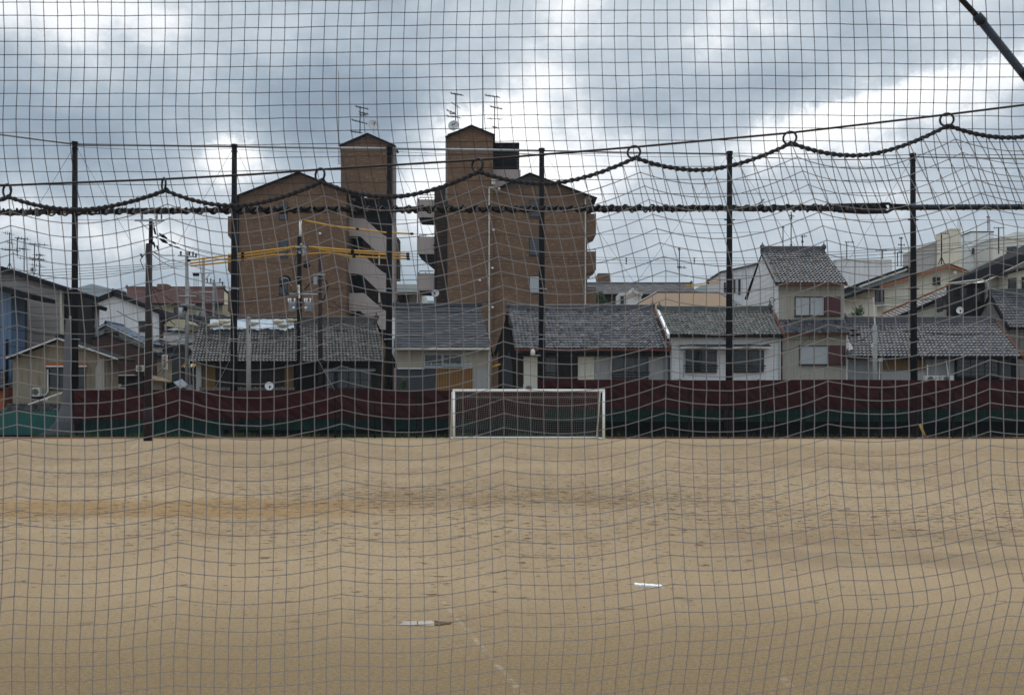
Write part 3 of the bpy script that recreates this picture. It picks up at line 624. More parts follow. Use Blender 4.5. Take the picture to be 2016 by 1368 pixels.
# net poles
def tpx(px, py, Y): return W(px, py, Y)
NPX = [(147.5, 281, 147, 'leftmost tall dark net pole, beside the gathered grey net'), (461.5, 286, 460, 'tall dark net pole at the left edge of the left brick apartment block'), (767, 290, 765, 'tall dark net pole in front of the pink stair tower'),
       (1066.5, 294, 1067, 'tall dark net pole in front of the right brick apartment block, beside its grey windows'), (1436.5, 300, 1435, 'tall dark net pole in front of the white house with two awninged windows'), (1797, 304, 1800, 'tall dark net pole in front of the long grey tiled roof at the right')]
YN = 52.3
for i, (xt, yt, xb, lab) in enumerate(NPX):
    Yn = YN + .9; o = thing('net_pole', (XX(xb, Yn), Yn, 0), lab, 'pole', 'tall poles of the ball net')
    top = W(xt, yt + 3, Yn); base = Vector((XX(xb, Yn), Yn, 0))
    r0 = .215 if i < 4 else .20; m_ = MB(); m_.tube([base, base.lerp(top, .35), top], [r0, .175, .135], 14); m_.build('pole', m_pole, o, True)
    m_ = MB(); m_.tube([top - Vector((0, 0, .02)), top + Vector((0, 0, .12))], .17, 12); m_.build('cap', m_black, o, True); m_ = MB(); m_.torus(top - Vector((0, 0, .25)), (0, 0, 1), .15, .03, 14, 5); m_.build('band', m_black, o, True)
    if i != 0:
        m_ = MB(); m_.tube([base, base + Vector((0, 0, 1.45))], .245, 14); m_.build('pad', m_maroonpad, o, True)
    else:
        m_ = MB(); m_.tube([base, base + Vector((0, 0, 1.5))], .235, 14); m_.build('pad', m_maroonpad, o, True)
    for py in (433, 569, 668) if i >= 4 else (569, 668):
        m_ = MB(); z = ZZ(py, Yn); fr = z / top.z; c = base.lerp(top, fr); m_.torus(c, (0, 0, 1), .16 + .05 * (1 - fr), .022, 14, 5); m_.box(c.x - .28, c.x - .16, c.y - .03, c.y + .03, c.z - .03, c.z + .03); m_.box(c.x + .16, c.x + .28, c.y - .03, c.y + .03, c.z - .03, c.z + .03)
        m_.build('band', m_galv if i < 4 else m_black, o)
YC = YN + .9
# top pipes between poles
tops = [(0 - 160, 243), (147.5, 283), (461.5, 288), (767, 292), (1066.5, 296), (1436.5, 303)]
labs = ['grey top pipe rising to the left from the leftmost net pole', 'grey top pipe between the first and second net poles from the left', 'grey top pipe reaching from the second net pole to the pole before the stair tower', 'grey top pipe spanning in front of both brick towers', 'thin grey top pipe to the right of the right brick block']
for (a, b_, lb) in zip(tops[:-1], tops[1:], labs):
    Ya = YC - (4 if a[0] < 0 else 0); m_ = MB(); m_.tube([W(a[0], a[1] + 1, Ya), W(b_[0], b_[1] + 1, YC)], .062 if a[0] < 1000 else .045, 8); tag(m_.build('top_pipe', m_galv, smooth=True), lb, 'pipe', 'pipes joining the net poles at the top')
m_ = MB(); m_.tube([W(1799, 309, YC), W(2200, 316, YC)], .05, 8); tag(m_.build('top_pipe', m_galv, smooth=True), 'grey top pipe leaving the rightmost net pole to the right', 'pipe', 'pipes joining the net poles at the top')
# wires
def wire(x0, y0, Y0, x1, y1, Y1, sag, label, group, r=.016, n=14, mat=None, cat='wire', name='overhead_wire'):
    a, b_ = W(x0, y0, Y0), W(x1, y1, Y1); pts = []
    for i in range(n + 1):
        f = i / n; p = a.lerp(b_, f); p.z -= sag * 4 * f * (1 - f) * .04; pts.append(p)
    m_ = MB(); m_.tube(pts, r, 4); tag(m_.build(name, mat or m_wire), label, cat, group)
for i in range(len(NPX) - 1):
    a, b_ = NPX[i], NPX[i + 1]
    wire(a[0], a[1] + 8, YC, b_[0], b_[1] + 7, YC, 3, 'thin sagging wire just under the top pipes of the net poles', 'thin wires below the top pipes', .011, name='net_wire')
for (a, b_) in (((1797, 312), (1436, 309)),): pass
wire(1436, 305, YC, 1797, 312, YC, 4, 'thin wire between the two right-hand net poles', None, .018, name='net_wire')
for (x0, y0, x1, y1) in ((144, 293, 60, 430), (152, 293, 260, 480), (457, 296, 350, 480), (466, 296, 590, 560), (770, 300, 900, 560), (1061, 303, 1030, 350), (1072, 303, 1262, 575), (1431, 309, 1240, 575), (1442, 309, 1590, 520), (1793, 316, 1660, 530), (1803, 316, 1950, 560)):
    wire(x0, y0, YC, x1, y1, YC + .5, 0, 'thin diagonal stay wire coming down from the top of a net pole', 'diagonal stay wires of the net poles', .009, 2, name='stay_wire')
for py, xs_ in ((433, (147, 461, 767, 1067, 1436, 1798, 2150)), (569, (147, 461, 767, 1067, 1436, 1798, 2150))):
    for a, b_ in zip(xs_[:-1], xs_[1:]): wire(a, py, YC, b_, py - (2 if py == 433 else 0), YC, 1, 'thin horizontal wire joining net poles ' + ('at mid height above the roofs' if py == 433 else 'level with the far hills'), 'horizontal wires of the ball net', .011, 4, name='net_wire')
# gathered grey net left
o = MB()
for i in range(34):
    a = i / 33; u = (a - .5)
    top = (128 + 12 * u, 628); pts = []
    for py, wd, cx in ((628, 8, 134), (690, 14, 133), (760, 15, 132), (800, 22, 131), (830, 34, 126), (850, 56, 118), (861, 86, 108)):
        yy_ = 53.0 - .35 * math.sin(i * 2.1) - (.25 if py > 820 else 0); pts.append(W(cx + wd * u + .8 * mnoise.noise(Vector((i, py * .05, 0))), py, yy_))
    o.tube(pts, .014, 3)
tag(o.build('gathered_net', m_greynet), 'grey net gathered into a hanging bundle beside the leftmost net pole, flaring at the ground', 'net')
# ------------------------------------------------------------------ building helpers
def tile_slope(eL, eR, rR, rL, style='wave', name='roof', mat=None, parent=None, tw=.22, th=.29, thick=.10, seed=0, contrast=.35):
    eL, eR, rR, rL = map(Vector, (eL, eR, rR, rL))
    Wd = ((eR - eL).length + (rR - rL).length) / 2; H = ((rL - eL).length + (rR - eR).length) / 2
    nc, nr = max(2, int(Wd / tw)), max(2, int(H / th)); nn = (eR - eL).cross(rL - eL).normalized()
    if nn.z < 0: nn = -nn
    K = 4 if style == 'wave' else 1
    prof = [0, .030, .052, .026] if style == 'wave' else [0]
    mb = MB(); rr = random.Random(seed)
    P_ = lambda u, v: eL.lerp(eR, u).lerp(rL.lerp(rR, u), v)
    for r_ in range(nr):
        v0, v1 = r_ / nr, (r_ + 1) / nr; vs = []; fs = []; cs = []
        lift = .050 if style == 'wave' else .045
        jit = [rr.uniform(-.008, .008) for _ in range(nc + 1)]
        n = nc * K
        for i in range(n + 1):
            u = i / n; h = prof[i % K]; j = jit[i // K]
            vs += [P_(u, v0) + nn * (h * .6 - .02), P_(u, v0) + nn * (h + lift + j), P_(u, v1) + nn * (h * .9 + .004)]
        for i in range(n):
            a = i * 3; fs += [(a, a + 3, a + 4, a + 1), (a + 1, a + 4, a + 5, a + 2)]
            c = cvals[i // K] if i % K else None
            if i % K == 0:
                c = max(.25, 1 + contrast * rr.gauss(0, 1));
                if i == 0: cvals = {}
                cvals[i // K] = c
            cs += [c * .9, c]
        o_ = len(mb.v); mb.v += [tuple(p) for p in vs]; mb.f += [tuple(q + o_ for q in f) for f in fs]; mb.c += cs
    o = mb.build(name, mat, parent)
    return o
def sub(o_, mb, name, mat, smooth=False): return mb.build(name, mat, o_, smooth)
def ridge_cap(a, b, mat, parent, w_=.20, h=.26, ends=True):
    a, b = Vector(a), Vector(b); m_ = MB(); d = (b - a).normalized(); s = Vector((-d.y, d.x, 0)).normalized() * w_ / 2
    v = []
    for p in (a - d * .05, b + d * .05): v += [p - s - Vector((0, 0, .06)), p + s - Vector((0, 0, .06)), p + s * .75 + Vector((0, 0, h * .7)), p - s * .75 + Vector((0, 0, h * .7))]
    m_.add(v, [(0, 1, 2, 3), (7, 6, 5, 4), (0, 4, 5, 1), (1, 5, 6, 2), (2, 6, 7, 3), (3, 7, 4, 0)])
    L_ = (b - a).length; n = int(L_ / .28)
    for i in range(n):
        p, q = a.lerp(b, i / n), a.lerp(b, (i + .92) / n); m_.tube([p + Vector((0, 0, h * .72)), q + Vector((0, 0, h * .76))], .075, 7)
    if ends:
        for p in (a, b): m_.ball(p + Vector((0, 0, h * .75)), .17, 8, 6, (1, 1, 1.1)); m_.tube([p + Vector((0, 0, h * .6)), p + Vector((0, 0, h + .22))], .07, 6, r1=.03)
    return m_.build('ridge', mat, parent)
def window(parent, x0, y0, x1, y1, Y, frame=None, panes=2, curtain=True, shutter=0, sill=True, frosted=False, mull=0, rail=False, name='window'):
    """photo-space corners of the opening on the wall plane Y"""
    frame = frame or m_frame; t = 1.6; fm = MB()
    for q in ((x0, y0, x1, y0 + t), (x0, y1 - t, x1, y1)): fm.pb(*q, Y - .07, .09)
    sx = x1 - shutter
    for q in ((x0, y0 + t, x0 + t, y1 - t), (sx - t, y0 + t, sx, y1 - t)): fm.pb(*q, Y - .069, .09)
    for k in range(1, panes):
        xm = x0 + (sx - x0) * k / panes; fm.pb(xm - .8, y0 + t, xm + .8, y1 - t, Y - .055, .05)
    for k in range(1, mull + 1):
        ym = y0 + (y1 - y0) * k / (mull + 1); fm.pb(x0 + t, ym - .5, sx - t, ym + .5, Y - .05, .03)
    if sill: fm.pb(x0 - 1, y1, x1 + 1, y1 + 1.3, Y - .13, .15)
    wn = fm.build(name, frame, parent)
    if frosted: MB().pb(x0 + t, y0 + t, sx - t, y1 - t, Y - .03, .02).build('pane', m_glassl, wn)
    else:
        MB().pb(x0 + t, y0 + t, sx - t, y1 - t, Y - .03, .008).build('pane', m_glass, wn)
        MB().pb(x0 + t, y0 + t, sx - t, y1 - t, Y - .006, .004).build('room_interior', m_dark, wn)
        if curtain:
            cm = MB(); segs = [(x0 + t, x0 + (sx - x0) * .42), (x0 + (sx - x0) * .55, sx - t)] if curtain != 'right' else [(x0 + (sx - x0) * .62, sx - t)]
            for a, b_ in segs:
                n = max(6, int((b_ - a) * 1.6)); vs = []; fs = []
                for i in range(n + 1):
                    px = a + (b_ - a) * i / n; yy_ = Y - .016 + .007 * math.sin(i * 1.7 + .4 * math.sin(i * .7)); A = W(px, y0 + t, Y); B = W(px, y1 - t, Y); vs += [(A.x, yy_, A.z), (B.x, yy_, B.z)]
                for i in range(n): fs.append((2 * i, 2 * i + 2, 2 * i + 3, 2 * i + 1))
                cm.add(vs, fs)
            cm.build('curtain', m_cloth, wn)
    if shutter: MB().pb(sx, y0 + 1, x1, y1 - .5, Y - .16, .17).build('shutter_box', m_shutter, wn)
    if rail:
        rm = MB(); yr = y1 - (y1 - y0) * .28
        rm.tube([W(x0 - 3, yr, Y - .35), W(x1 + 3, yr, Y - .35)], .035, 5); rm.tube([W(x0 - 3, yr + 5, Y - .35), W(x1 + 3, yr + 5, Y - .35)], .02, 5)
        for xx in (x0 - 3, x1 + 3, (x0 + x1) / 2): rm.tube([W(xx, yr, Y - .35), W(xx, yr, Y)], .025, 5); 
        rm.build('railing', m_frameblk, wn)
    return wn
def side_house(name, label, cat, eave, ridge, Ye, Yr, wx, wmat, rmat, over=.55, tile='wave', tw=.22, th=.29, group=None, seed=1, ridge_h=.28, verge=None, contrast=.35, gutter=None, rmat2=None):
    """house whose long eave faces the field. eave=(x0,x1,y) ridge=(x0,x1,y) in photo points"""
    Yw = Ye + over; Yb = 2 * Yr - Yw
    o = thing(name, (XX((wx[0] + wx[1]) / 2, Yw), Yw, 0), label, cat, group)
    eL, eR = W(eave[0], eave[2], Ye), W(eave[1], eave[2], Ye); rL, rR = W(ridge[0], ridge[2], Yr), W(ridge[1], ridge[2], Yr)
    x0, x1 = XX(wx[0], Yw), XX(wx[1], Yw); ze = eL.z - .12; zr = rL.z - .12
    sl = (rL.z - eL.z) / (Yr - Ye); zw = eL.z + sl * over - .14
    m_ = MB(); pr = [(Yw, 0), (Yw, zw), (Yr, zr), (Yb, zw), (Yb, 0)]
    v = [(max(x0, rL.x + .12) if i_ == 2 else x0, y, z) for i_, (y, z) in enumerate(pr)] + [(min(x1, rR.x - .12) if i_ == 2 else x1, y, z) for i_, (y, z) in enumerate(pr)]
    m_.add(v, [(0, 1, 2, 3, 4), (9, 8, 7, 6, 5)] + [(i, i + 5, (i + 1) % 5 + 5, (i + 1) % 5) for i in range(5)]); m_.build('wall', wmat, o)
    rf = tile_slope(eL, eR, rR, rL, tile, 'roof', rmat, o, tw, th, seed=seed, contrast=contrast)
    bl = Vector((eL.x, 2 * Yr - Ye, eL.z)); brr = Vector((eR.x, 2 * Yr - Ye, eR.z))
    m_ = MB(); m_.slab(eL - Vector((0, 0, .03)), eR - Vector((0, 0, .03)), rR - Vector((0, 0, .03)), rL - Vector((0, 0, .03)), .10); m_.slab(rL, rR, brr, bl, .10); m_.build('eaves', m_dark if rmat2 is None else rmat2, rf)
    if ridge_h: ridge_cap(rL, rR, rmat, rf, h=ridge_h)
    if gutter is not None:
        m_ = MB(); m_.tube([eL + Vector((0, -.06, -.10)), eR + Vector((0, -.06, -.10))], .06, 7); m_.build('gutter', gutter, o)
    if verge:
        for side, mat in verge:
            a, b_ = (eL, rL) if side == 'L' else (eR, rR); dx = -.08 if side == 'L' else .08
            m_ = MB(); vv = []
            for p in (a, b_): vv += [p + Vector((dx - .07, 0, .06)), p + Vector((dx + .07, 0, .06)), p + Vector((dx + .05, 0, -.22)), p + Vector((dx - .05, 0, -.22))]
            m_.add(vv, [(0, 1, 2, 3), (7, 6, 5, 4), (0, 4, 5, 1), (1, 5, 6, 2), (2, 6, 7, 3), (3, 7, 4, 0)]); m_.build('verge_board', mat, rf)
    return o, Yw
def front_house(name, label, cat, peak, eL, eR, wx, Y, depth, wmat, rmat, over=.4, trim=None, thick=.14, group=None, tiles=None):
    """gable end facing the field"""
    Yw = Y + over; o = thing(name, (XX((wx[0] + wx[1]) / 2, Yw), Yw, 0), label, cat, group)
    p, l_, r_ = W(*peak, Y), W(*eL, Y), W(*eR, Y); x0, x1 = XX(wx[0], Yw), XX(wx[1], Yw)
    zat = lambda x: (p.z + (x - p.x) * ((l_.z - p.z) / (l_.x - p.x)) if x < p.x else p.z + (x - p.x) * ((r_.z - p.z) / (r_.x - p.x))) - thick - .01
    m_ = MB(); pts = [(x0, Yw, 0), (x0, Yw, zat(x0)), (p.x, Yw, p.z - thick - .01), (x1, Yw, zat(x1)), (x1, Yw, 0)]
    if x0 >= p.x: pts.pop(2)
    m_.prism(pts, depth); m_.build('wall', wmat, o)
    D = Vector((0, depth + 2 * over, 0)); m_ = MB(); m_.slab(l_, l_ + D, p + D, p, thick); m_.slab(p, p + D, r_ + D, r_, thick); rf = m_.build('roof', rmat, o)
    if tiles:
        for a, b_, k in ((l_, p, 1), (r_, p, 2)):
            tile_slope(a + Vector((0, 0, .01)), a + D + Vector((0, 0, .01)), b_ + D + Vector((0, 0, .01)), b_ + Vector((0, 0, .01)), 'wave', 'roof_tiles', tiles, rf, seed=k)
    ridge_cap(p + Vector((0, 0, .02)), p + D + Vector((0, 0, .02)), rmat, rf, h=.16, ends=False)
    if trim is not None:
        m_ = MB()
        for a in (l_, r_):
            vv = [a + Vector((0, -.035, -.01)), p + Vector((0, -.035, -.01)), p + Vector((0, -.035, -.10)), a + Vector((0, -.035, -.10))]; m_.prism(vv if a is l_ else vv[::-1], .03)
        m_.build('bargeboard', trim, rf)
    return o, Yw
def ac_unit(px, py0, py1, wpx, Y, label, group='air conditioner outdoor units', zground=None):
    o = thing('air_conditioner', W(px, py1, Y), label, 'air conditioner', group)
    m_ = MB(); m_.pb(px - wpx / 2, py0, px + wpx / 2, py1, Y, .32); m_.build('case', m_ac, o)
    r_ = (py1 - py0) * .36 * Y / F; c = W(px - wpx * .1, (py0 + py1) / 2, Y - .01); f = MB(); 
    for q in (1, .72, .45): f.torus(c, (0, 1, 0), r_ * q, .012, 20, 4)
    for k in range(4): a = math.pi * k / 4; f.tube([c + Vector((math.cos(a), 0, math.sin(a))) * r_, c - Vector((math.cos(a), 0, math.sin(a))) * r_], .008, 4)
    f.build('fan_grille', m_dark, o); return o
def antenna(px, ytop, ybot, Y, label, booms, r=.022, tripod=False, group='television aerials on the roofs', cat='aerial'):
    o = thing('tv_antenna', W(px, ybot, Y), label, cat, group); r = max(r, .0005 * Y); k_ = Y / 62; m_ = MB(); m_.tube([W(px, ybot, Y), W(px, ytop, Y)], r, 5)
    if tripod:
        for dx in (-6, 6): m_.tube([W(px + dx, ybot, Y), W(px, ybot - 14, Y)], r * .7, 4)
    m_.build('mast', m_black if r < .03 else m_pole, o); 
    for (py, xa, xb, tilt, nel) in booms:
        b_ = MB(); a, c = W(px + xa, py, Y), W(px + xb, py + tilt, Y); b_.tube([a, c], .022 * k_, 4)
        for k in range(nel):
            p = a.lerp(c, (k + .5) / nel); l_ = .32 - .012 * k
            b_.tube([p - Vector((.10, l_, .0)), p + Vector((.10, l_, .0))], .013 * k_, 4)
            if k % 2 == 0: b_.tube([p - Vector((0, 0, .09)), p + Vector((0, 0, .13))], .013 * k_, 4)
        b_.build('boom', m_black, o)
    return o
def dish(px, py, rpx, Y, label, yfoot, face=(-.35, -1, .35), mat=None):
    o = thing('satellite_dish', W(px, yfoot, Y), label, 'satellite dish', 'satellite dishes'); m_ = MB(); c = W(px, py, Y); r_ = rpx * Y / F
    m_.disc_dish(c, face, r_, r_ * .25, 24); m_.build('reflector', mat or m_dish, o, True)
    a = MB(); n = Vector(face).normalized(); foc = c + n * r_ * .8 - Vector((0, 0, r_ * .25)); a.tube([c - Vector((0, 0, r_ * .95)) , foc], .014, 4); a.ball(foc, .06, 6, 5); a.build('feed_arm', m_black, o)
    s = MB(); s.tube([c - n * r_ * .25, W(px + 1, yfoot - 3, Y + .12), W(px + 1, yfoot, Y + .12)], .025, 5); s.build('stand', m_galv, o)
    return o
def zprism(mb, pts, Y, d): mb.pp(pts, Y, d); return mb
# ------------------------------------------------------------------ right brick apartment block
YR = 77.0
rb_ = thing('apartment_block', (XX(1010, YR), YR, 0), 'right brown-brick apartment block with gabled front, lift tower and black louvred box on its roof', 'apartment building')
m_ = MB(); m_.pp([(882, 900), (882, 395), (940, 384), (1043, 345), (1151, 385), (1151, 900)], YR, 13); m_.build('wall', m_brick, rb_)
m_ = MB(); m_.pb(881, 264, 970, 860, YR - .25, 6.5); D = m_.build('tower_wall', m_brick, rb_)
m_ = MB(); m_.pp([(881, 264), (928, 248), (970, 264)], YR - .25, 6.5); m_.build('tower_gable', m_brick, rb_)
m_ = MB()
for a, b_ in (((876, 268.5), (928, 245.5)), ((928, 245.5), (973, 264))):
    p, q = W(*a, YR - .55), W(*b_, YR - .55); m_.slab(p, p + Vector((0, 7.2, 0)), q + Vector((0, 7.2, 0)), q, .10)
m_.build('tower_roof', m_roofdark, rb_)
m_ = MB(); p, q, s = W(985, 367, YR - .5), W(1043, 339.5, YR - .5), W(1176, 389, YR - .5); D_ = Vector((0, 14, 0))
m_.slab(p, p + D_, q + D_, q, .08); m_.slab(q, q + D_, s + D_, s, .08); rf = m_.build('roof', m_roofdark, rb_)
m_ = MB(); m_.pp([(990, 364), (1043, 343), (1100, 364), (1098, 367), (992, 367)], YR - .06, .04); m_.build('gable_cladding', m_tilegreen, rb_)
m_ = MB(); m_.pp([(1153, 381), (1172, 388), (1172, 391), (1153, 391)], YR + .1, 10); m_.tube([W(1174, 390, YR), W(1174, 390, YR + 12)], .08, 6); m_.build('soffit', m_offwhite, rf)
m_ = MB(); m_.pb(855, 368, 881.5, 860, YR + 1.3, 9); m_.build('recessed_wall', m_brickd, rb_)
m_ = MB(); m_.pb(968, 334, 1025, 372, YR + 1.2, 6); m_.build('roof_parapet', m_pink, rb_)
lb = MB(); x0, x1 = 969, 1022
for x in (969, 1020.5): lb.pb(x, 281, x + 2, 333.5, YR + 1.25, .1)
y = 283
while y < 333: lb.pb(971, y, 1020.5, y + (1.1 if y < 294 else 2.5), YR + 1.32, .06); y += 3.0
lb.pb(969, 281, 1022.5, 282.4, YR + 1.2, 2.2); k_ = lb.build('louvred_screen', m_dark, rb_)
MB().pb(972, 297, 1019, 333, YR + 1.7, 3).build('roof_plant_box', m_black, rb_)
for (y0, y1) in ((394, 428), (468, 503), (543, 578), (618, 652)):
    fr = MB(); fr.pb(1042, y0, 1063, y1, YR - .05, .06); f_ = fr.build('window', m_frameblk, rb_)
    MB().pb(1043.3, y0 + 1.3, 1061.7, y1 - 1.3, YR - .075, .03).build('louvre', m_louvre if y0 < 540 else m_glassl, f_)
for i, (y0, y1) in enumerate(((421, 462), (495, 531), (570, 603))):
    m_ = MB(); m_.pb(1152, y0, 1173.5, y1, YR + .3, 3.2); m_.pp([(1152, y1), (1173.5, y1), (1161, y1 + 6), (1152, y1 + 8)], YR + .31, 3.1); bc = m_.build('balcony', m_brick, rb_)
    m_ = MB(); m_.tube([W(1156, y0 - 3.5, YR + .4), W(1172.5, y0 - 3.5, YR + .4), W(1172.5, y0, YR + .4)], .03, 5); m_.build('railing', m_black, bc)
MB().pb(1150.5, 480, 1156, 860, YR + 2.0, 4).build('side_wall', m_brick, rb_)
MB().pb(1152, 538, 1161, 548, YR + 1.9, .1).build('window', m_offwhite, rb_)
for i, (y0, y1) in enumerate(((391, 428), (464, 500), (536, 572), (611, 645))):
    m_ = MB(); m_.pb(823, y0 + 2, 855, y1, YR + 1.5, 3.0); bc = m_.build('balcony', m_pink, rb_)
    m_ = MB(); m_.tube([W(823, y0 + 4, YR + 1.5), W(827, y0 - 2, YR + 1.5), W(854, y0 - 2, YR + 1.5)], .035, 5); m_.tube([W(838, y0, YR + 1.5), W(838, y0 + 3, YR + 1.5)], .03, 5); m_.build('railing', m_black, bc)
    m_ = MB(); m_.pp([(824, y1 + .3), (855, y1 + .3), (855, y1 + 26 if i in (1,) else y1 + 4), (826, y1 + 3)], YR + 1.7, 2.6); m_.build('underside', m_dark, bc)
MB().pb(820.8, 390, 823, 860, YR + 1.45, .15).build('corner_post', m_pink, rb_)
m_ = MB(); m_.tube([W(963, 369, YR - .4), W(963, 860, YR - .4)], .055, 8); m_.tube([W(963, 369, YR - .4), W(972, 369, YR - .4)], .05, 8); m_.box(XX(968, YR), XX(975, YR), YR - .6, YR - .25, ZZ(366, YR), ZZ(356, YR)); m_.build('downpipe', m_offwhite, rb_)
m_ = MB(); m_.tube([W(1152.5, 392, YR - .1), W(1152.5, 860, YR - .1)], .05, 8); m_.build('downpipe', m_offwhite, rb_)
for (x, y) in ((982.5, 372), (971.5, 453), (969.5, 528), (944.5, 552), (969.5, 605), (969, 699)):
    MB().ball(W(x, y, YR - .32), .11, 8, 6, (1, 1, .8)).build('dome_lamp', m_white, rb_, True)
MB().pb(877, 268, 881, 392, YR - .1, .1).build('edge_trim', m_grey, rb_)
# ------------------------------------------------------------------ left brick apartment block with stair tower
lb_ = thing('apartment_block', (XX(620, YR), YR, 0), 'left brown-brick apartment block with a pink stair tower on its right side', 'apartment building')
m_ = MB(); m_.pp([(468, 900), (468, 385), (585, 341), (682, 377), (682, 900)], YR, 13); m_.build('wall', m_brick, lb_)
m_ = MB(); p, q, s = W(455, 388, YR - .4), W(587, 337.5, YR - .4), W(722, 391, YR - .4); D_ = Vector((0, 14, 0)); m_.slab(p, p + D_, q + D_, q, .08); m_.slab(q, q + D_, s + D_, s, .08); m_.build('roof', m_roofdark, lb_)
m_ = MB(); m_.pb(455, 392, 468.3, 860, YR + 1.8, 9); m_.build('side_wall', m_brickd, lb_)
for (y0, y1) in ((426, 464), (500, 533), (572, 612)):
    m_ = MB(); m_.pb(448.5, y0, 468.5, y1, YR + .6, 3); m_.pp([(449, y1), (468, y1), (468, y1 + 8), (455, y1 + 8)], YR + .62, 2.9); bc = m_.build('balcony', m_brick, lb_); 
m_ = MB(); m_.tube([W(469.5, 388, YR - .1), W(469.5, 860, YR - .1)], .05, 6); m_.build('downpipe', m_roofdark, lb_)
for (y0, y1) in ((398, 433), (472, 507), (546, 580), (620, 654)):
    f_ = MB().pb(549.5, y0, 566, y1, YR - .05, .06).build('window', m_frameblk, lb_); MB().pb(550.5, y0 + 1, 565, y1 - 1, YR - .075, .03).build('louvre', m_louvre, f_)
MB().ball(W(630, 460, YR - .1), .12, 8, 6, (1, 1, .8)).build('dome_lamp', m_white, lb_, True)
YS = YR + 2.2
m_ = MB(); m_.pp([(671, 900), (671, 285), (723, 265), (774, 285), (774, 900)], YS + 1.4, 1.8); m_.build('tower_wall', m_brick, lb_)
m_ = MB()
for a, b_ in (((666, 286), (723, 261.5)), ((723, 261.5), (779, 286))):
    p, q = W(*a, YS + 1.1), W(*b_, YS + 1.1); m_.slab(p, p + Vector((0, 2.3, 0)), q + Vector((0, 2.3, 0)), q, .11)
m_.build('tower_roof', m_roofdark, lb_)
m_ = MB(); 
for x in (776, 779.5): m_.tube([W(x, 288, YS + 1.2), W(x, 800, YS + 1.2)], .035, 5)
for x in (666.5, 669.5): m_.tube([W(x, 288, YS + 1.2), W(x, 324, YS + 1.2)], .03, 5)
for yy_ in range(292, 324, 5): m_.tube([W(666.5, yy_, YS + 1.2), W(669.5, yy_, YS + 1.2)], .02, 4)
m_.build('ladder', m_galv, lb_)
for k in range(4):       # zig-zag parapets of the open stair
    y0 = 430 + 73.5 * k
    pts = [(683, y0), (717, y0), (752, y0 + 31), (771, y0 + 41), (771, y0 + 73), (747, y0 + 71), (709, y0 + 35), (683, y0 + 35)]
    m_ = MB(); m_.pp(pts, YS - .9, .18); pr_ = m_.build('stair_parapet', m_pink, lb_)
    m_ = MB(); m_.pp([(709, y0 + 35), (747, y0 + 71), (771, y0 + 73), (771, y0 + 101), (752, y0 + 104), (720, y0 + 74)], YS + .5, .15); m_.build('stair_flight', m_brickd, lb_)
    m_ = MB(); m_.pb(683, y0 + 33.5, 712, y0 + 37, YS - .6, 1.8); m_.build('landing_slab', m_dark, lb_)
    m_ = MB(); m_.pb(688, y0 + 37.5, 701, y0 + 38.8, YS - .5, .1); m_.build('landing_lamp', m_white, lb_)
    m_ = MB(); m_.tube([W(746.5, y0 + 73, YS - .9), W(746.5, y0 + 92, YS - .9)], .06, 6); m_.build('stair_post', m_offwhite, lb_)
m_ = MB(); m_.pb(683, 392, 769, 900, YS + 1.2, .15); m_.build('stair_back_wall', m_dark, lb_)
m_ = MB(); m_.pb(766, 440, 776, 900, YS - .7, 1.8); m_.build('stair_end_wall', m_pink, lb_)
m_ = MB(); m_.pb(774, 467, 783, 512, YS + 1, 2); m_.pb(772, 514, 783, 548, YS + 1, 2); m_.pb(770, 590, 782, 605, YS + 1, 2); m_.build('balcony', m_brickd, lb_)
m_ = MB(); m_.tube([W(684, 393, YS - .6), W(723, 389, YS - .6)], .05, 5); m_.tube([W(684, 388, YS - .6), W(700, 396, YS - .6)], .05, 5); m_.build('balcony_rail', m_white, lb_)
MB().pb(683, 396, 712, 399, YS - .7, 2).build('landing_slab', m_brickd, lb_); MB().pb(683, 424, 720, 430, YS - .8, 2).build('landing_slab', m_brickd, lb_)
# aerials and dishes on the towers
antenna(709, 210, 262, YR + 4, 'aerial with three booms on the left brick tower, beside its dish', [(210, -9, 16, 5, 7), (221, -2, 16, 4, 5), (227, -1, 13, 0, 4), (236, -17, 14, 8, 9), (259, -19, 4, 3, 6)])
antenna(897, 184, 238, YR + 4, 'aerial with crossed booms above the dish on the right brick tower', [(184, -10, 15, 4, 8), (203, -7, 8, 10, 6), (217, -18, 0, 7, 5), (224, -12, 0, 0, 4), (229, -18, 9, 3, 6)])
antenna(974, 190, 285, YR + 4, 'tall aerial between the right brick tower and its black louvred box', [(188, -19, 10, 4, 8), (210, -9, 15, 5, 7), (234, -16, 16, 1, 2), (250, -5, 6, 2, 3)])
o = MB(); o.tube([W(666.5, 140, YR + 3), W(666.5, 290, YR + 3)], .035, 6, r1=.06); tag(o.build('lightning_rod', m_galv), 'thin tall rod rising at the left side of the left brick tower', 'rod')
o = MB(); o.tube([W(950.5, 110, YR + 3), W(950.5, 255, YR + 3)], .035, 6, r1=.06); tag(o.build('lightning_rod', m_galv), 'thin tall rod rising from the right slope of the right brick tower', 'rod')
def marked_dish(px, py, r, lab, foot, face):
    o = dish(px, py, r, YR + 2.0, lab, foot, face); n = Vector(face).normalized(); c = W(px + 1.5, py - 3, YR + 2.0) + n * .03
    u = Vector((1, 0, 0)) - n * n.x; u.normalize(); v = n.cross(u); v = -v if v.z < 0 else v
    mk = MB(); s = .14; mk.add([c - u * s * .9 - v * s * .7, c - u * s * .2 - v * s * .2, c + u * s * 1.0 + v * s * 1.3, c + u * s * .5 + v * s * .1, c + u * s * .1 - v * s * .8], [(0, 1, 2, 3, 4)]); mk.build('emblem', m_dark, o)
marked_dish(735.5, 245, 11, 'large white satellite dish with a dark slanted mark on the left brick tower', 268, (.35, -1, .25))
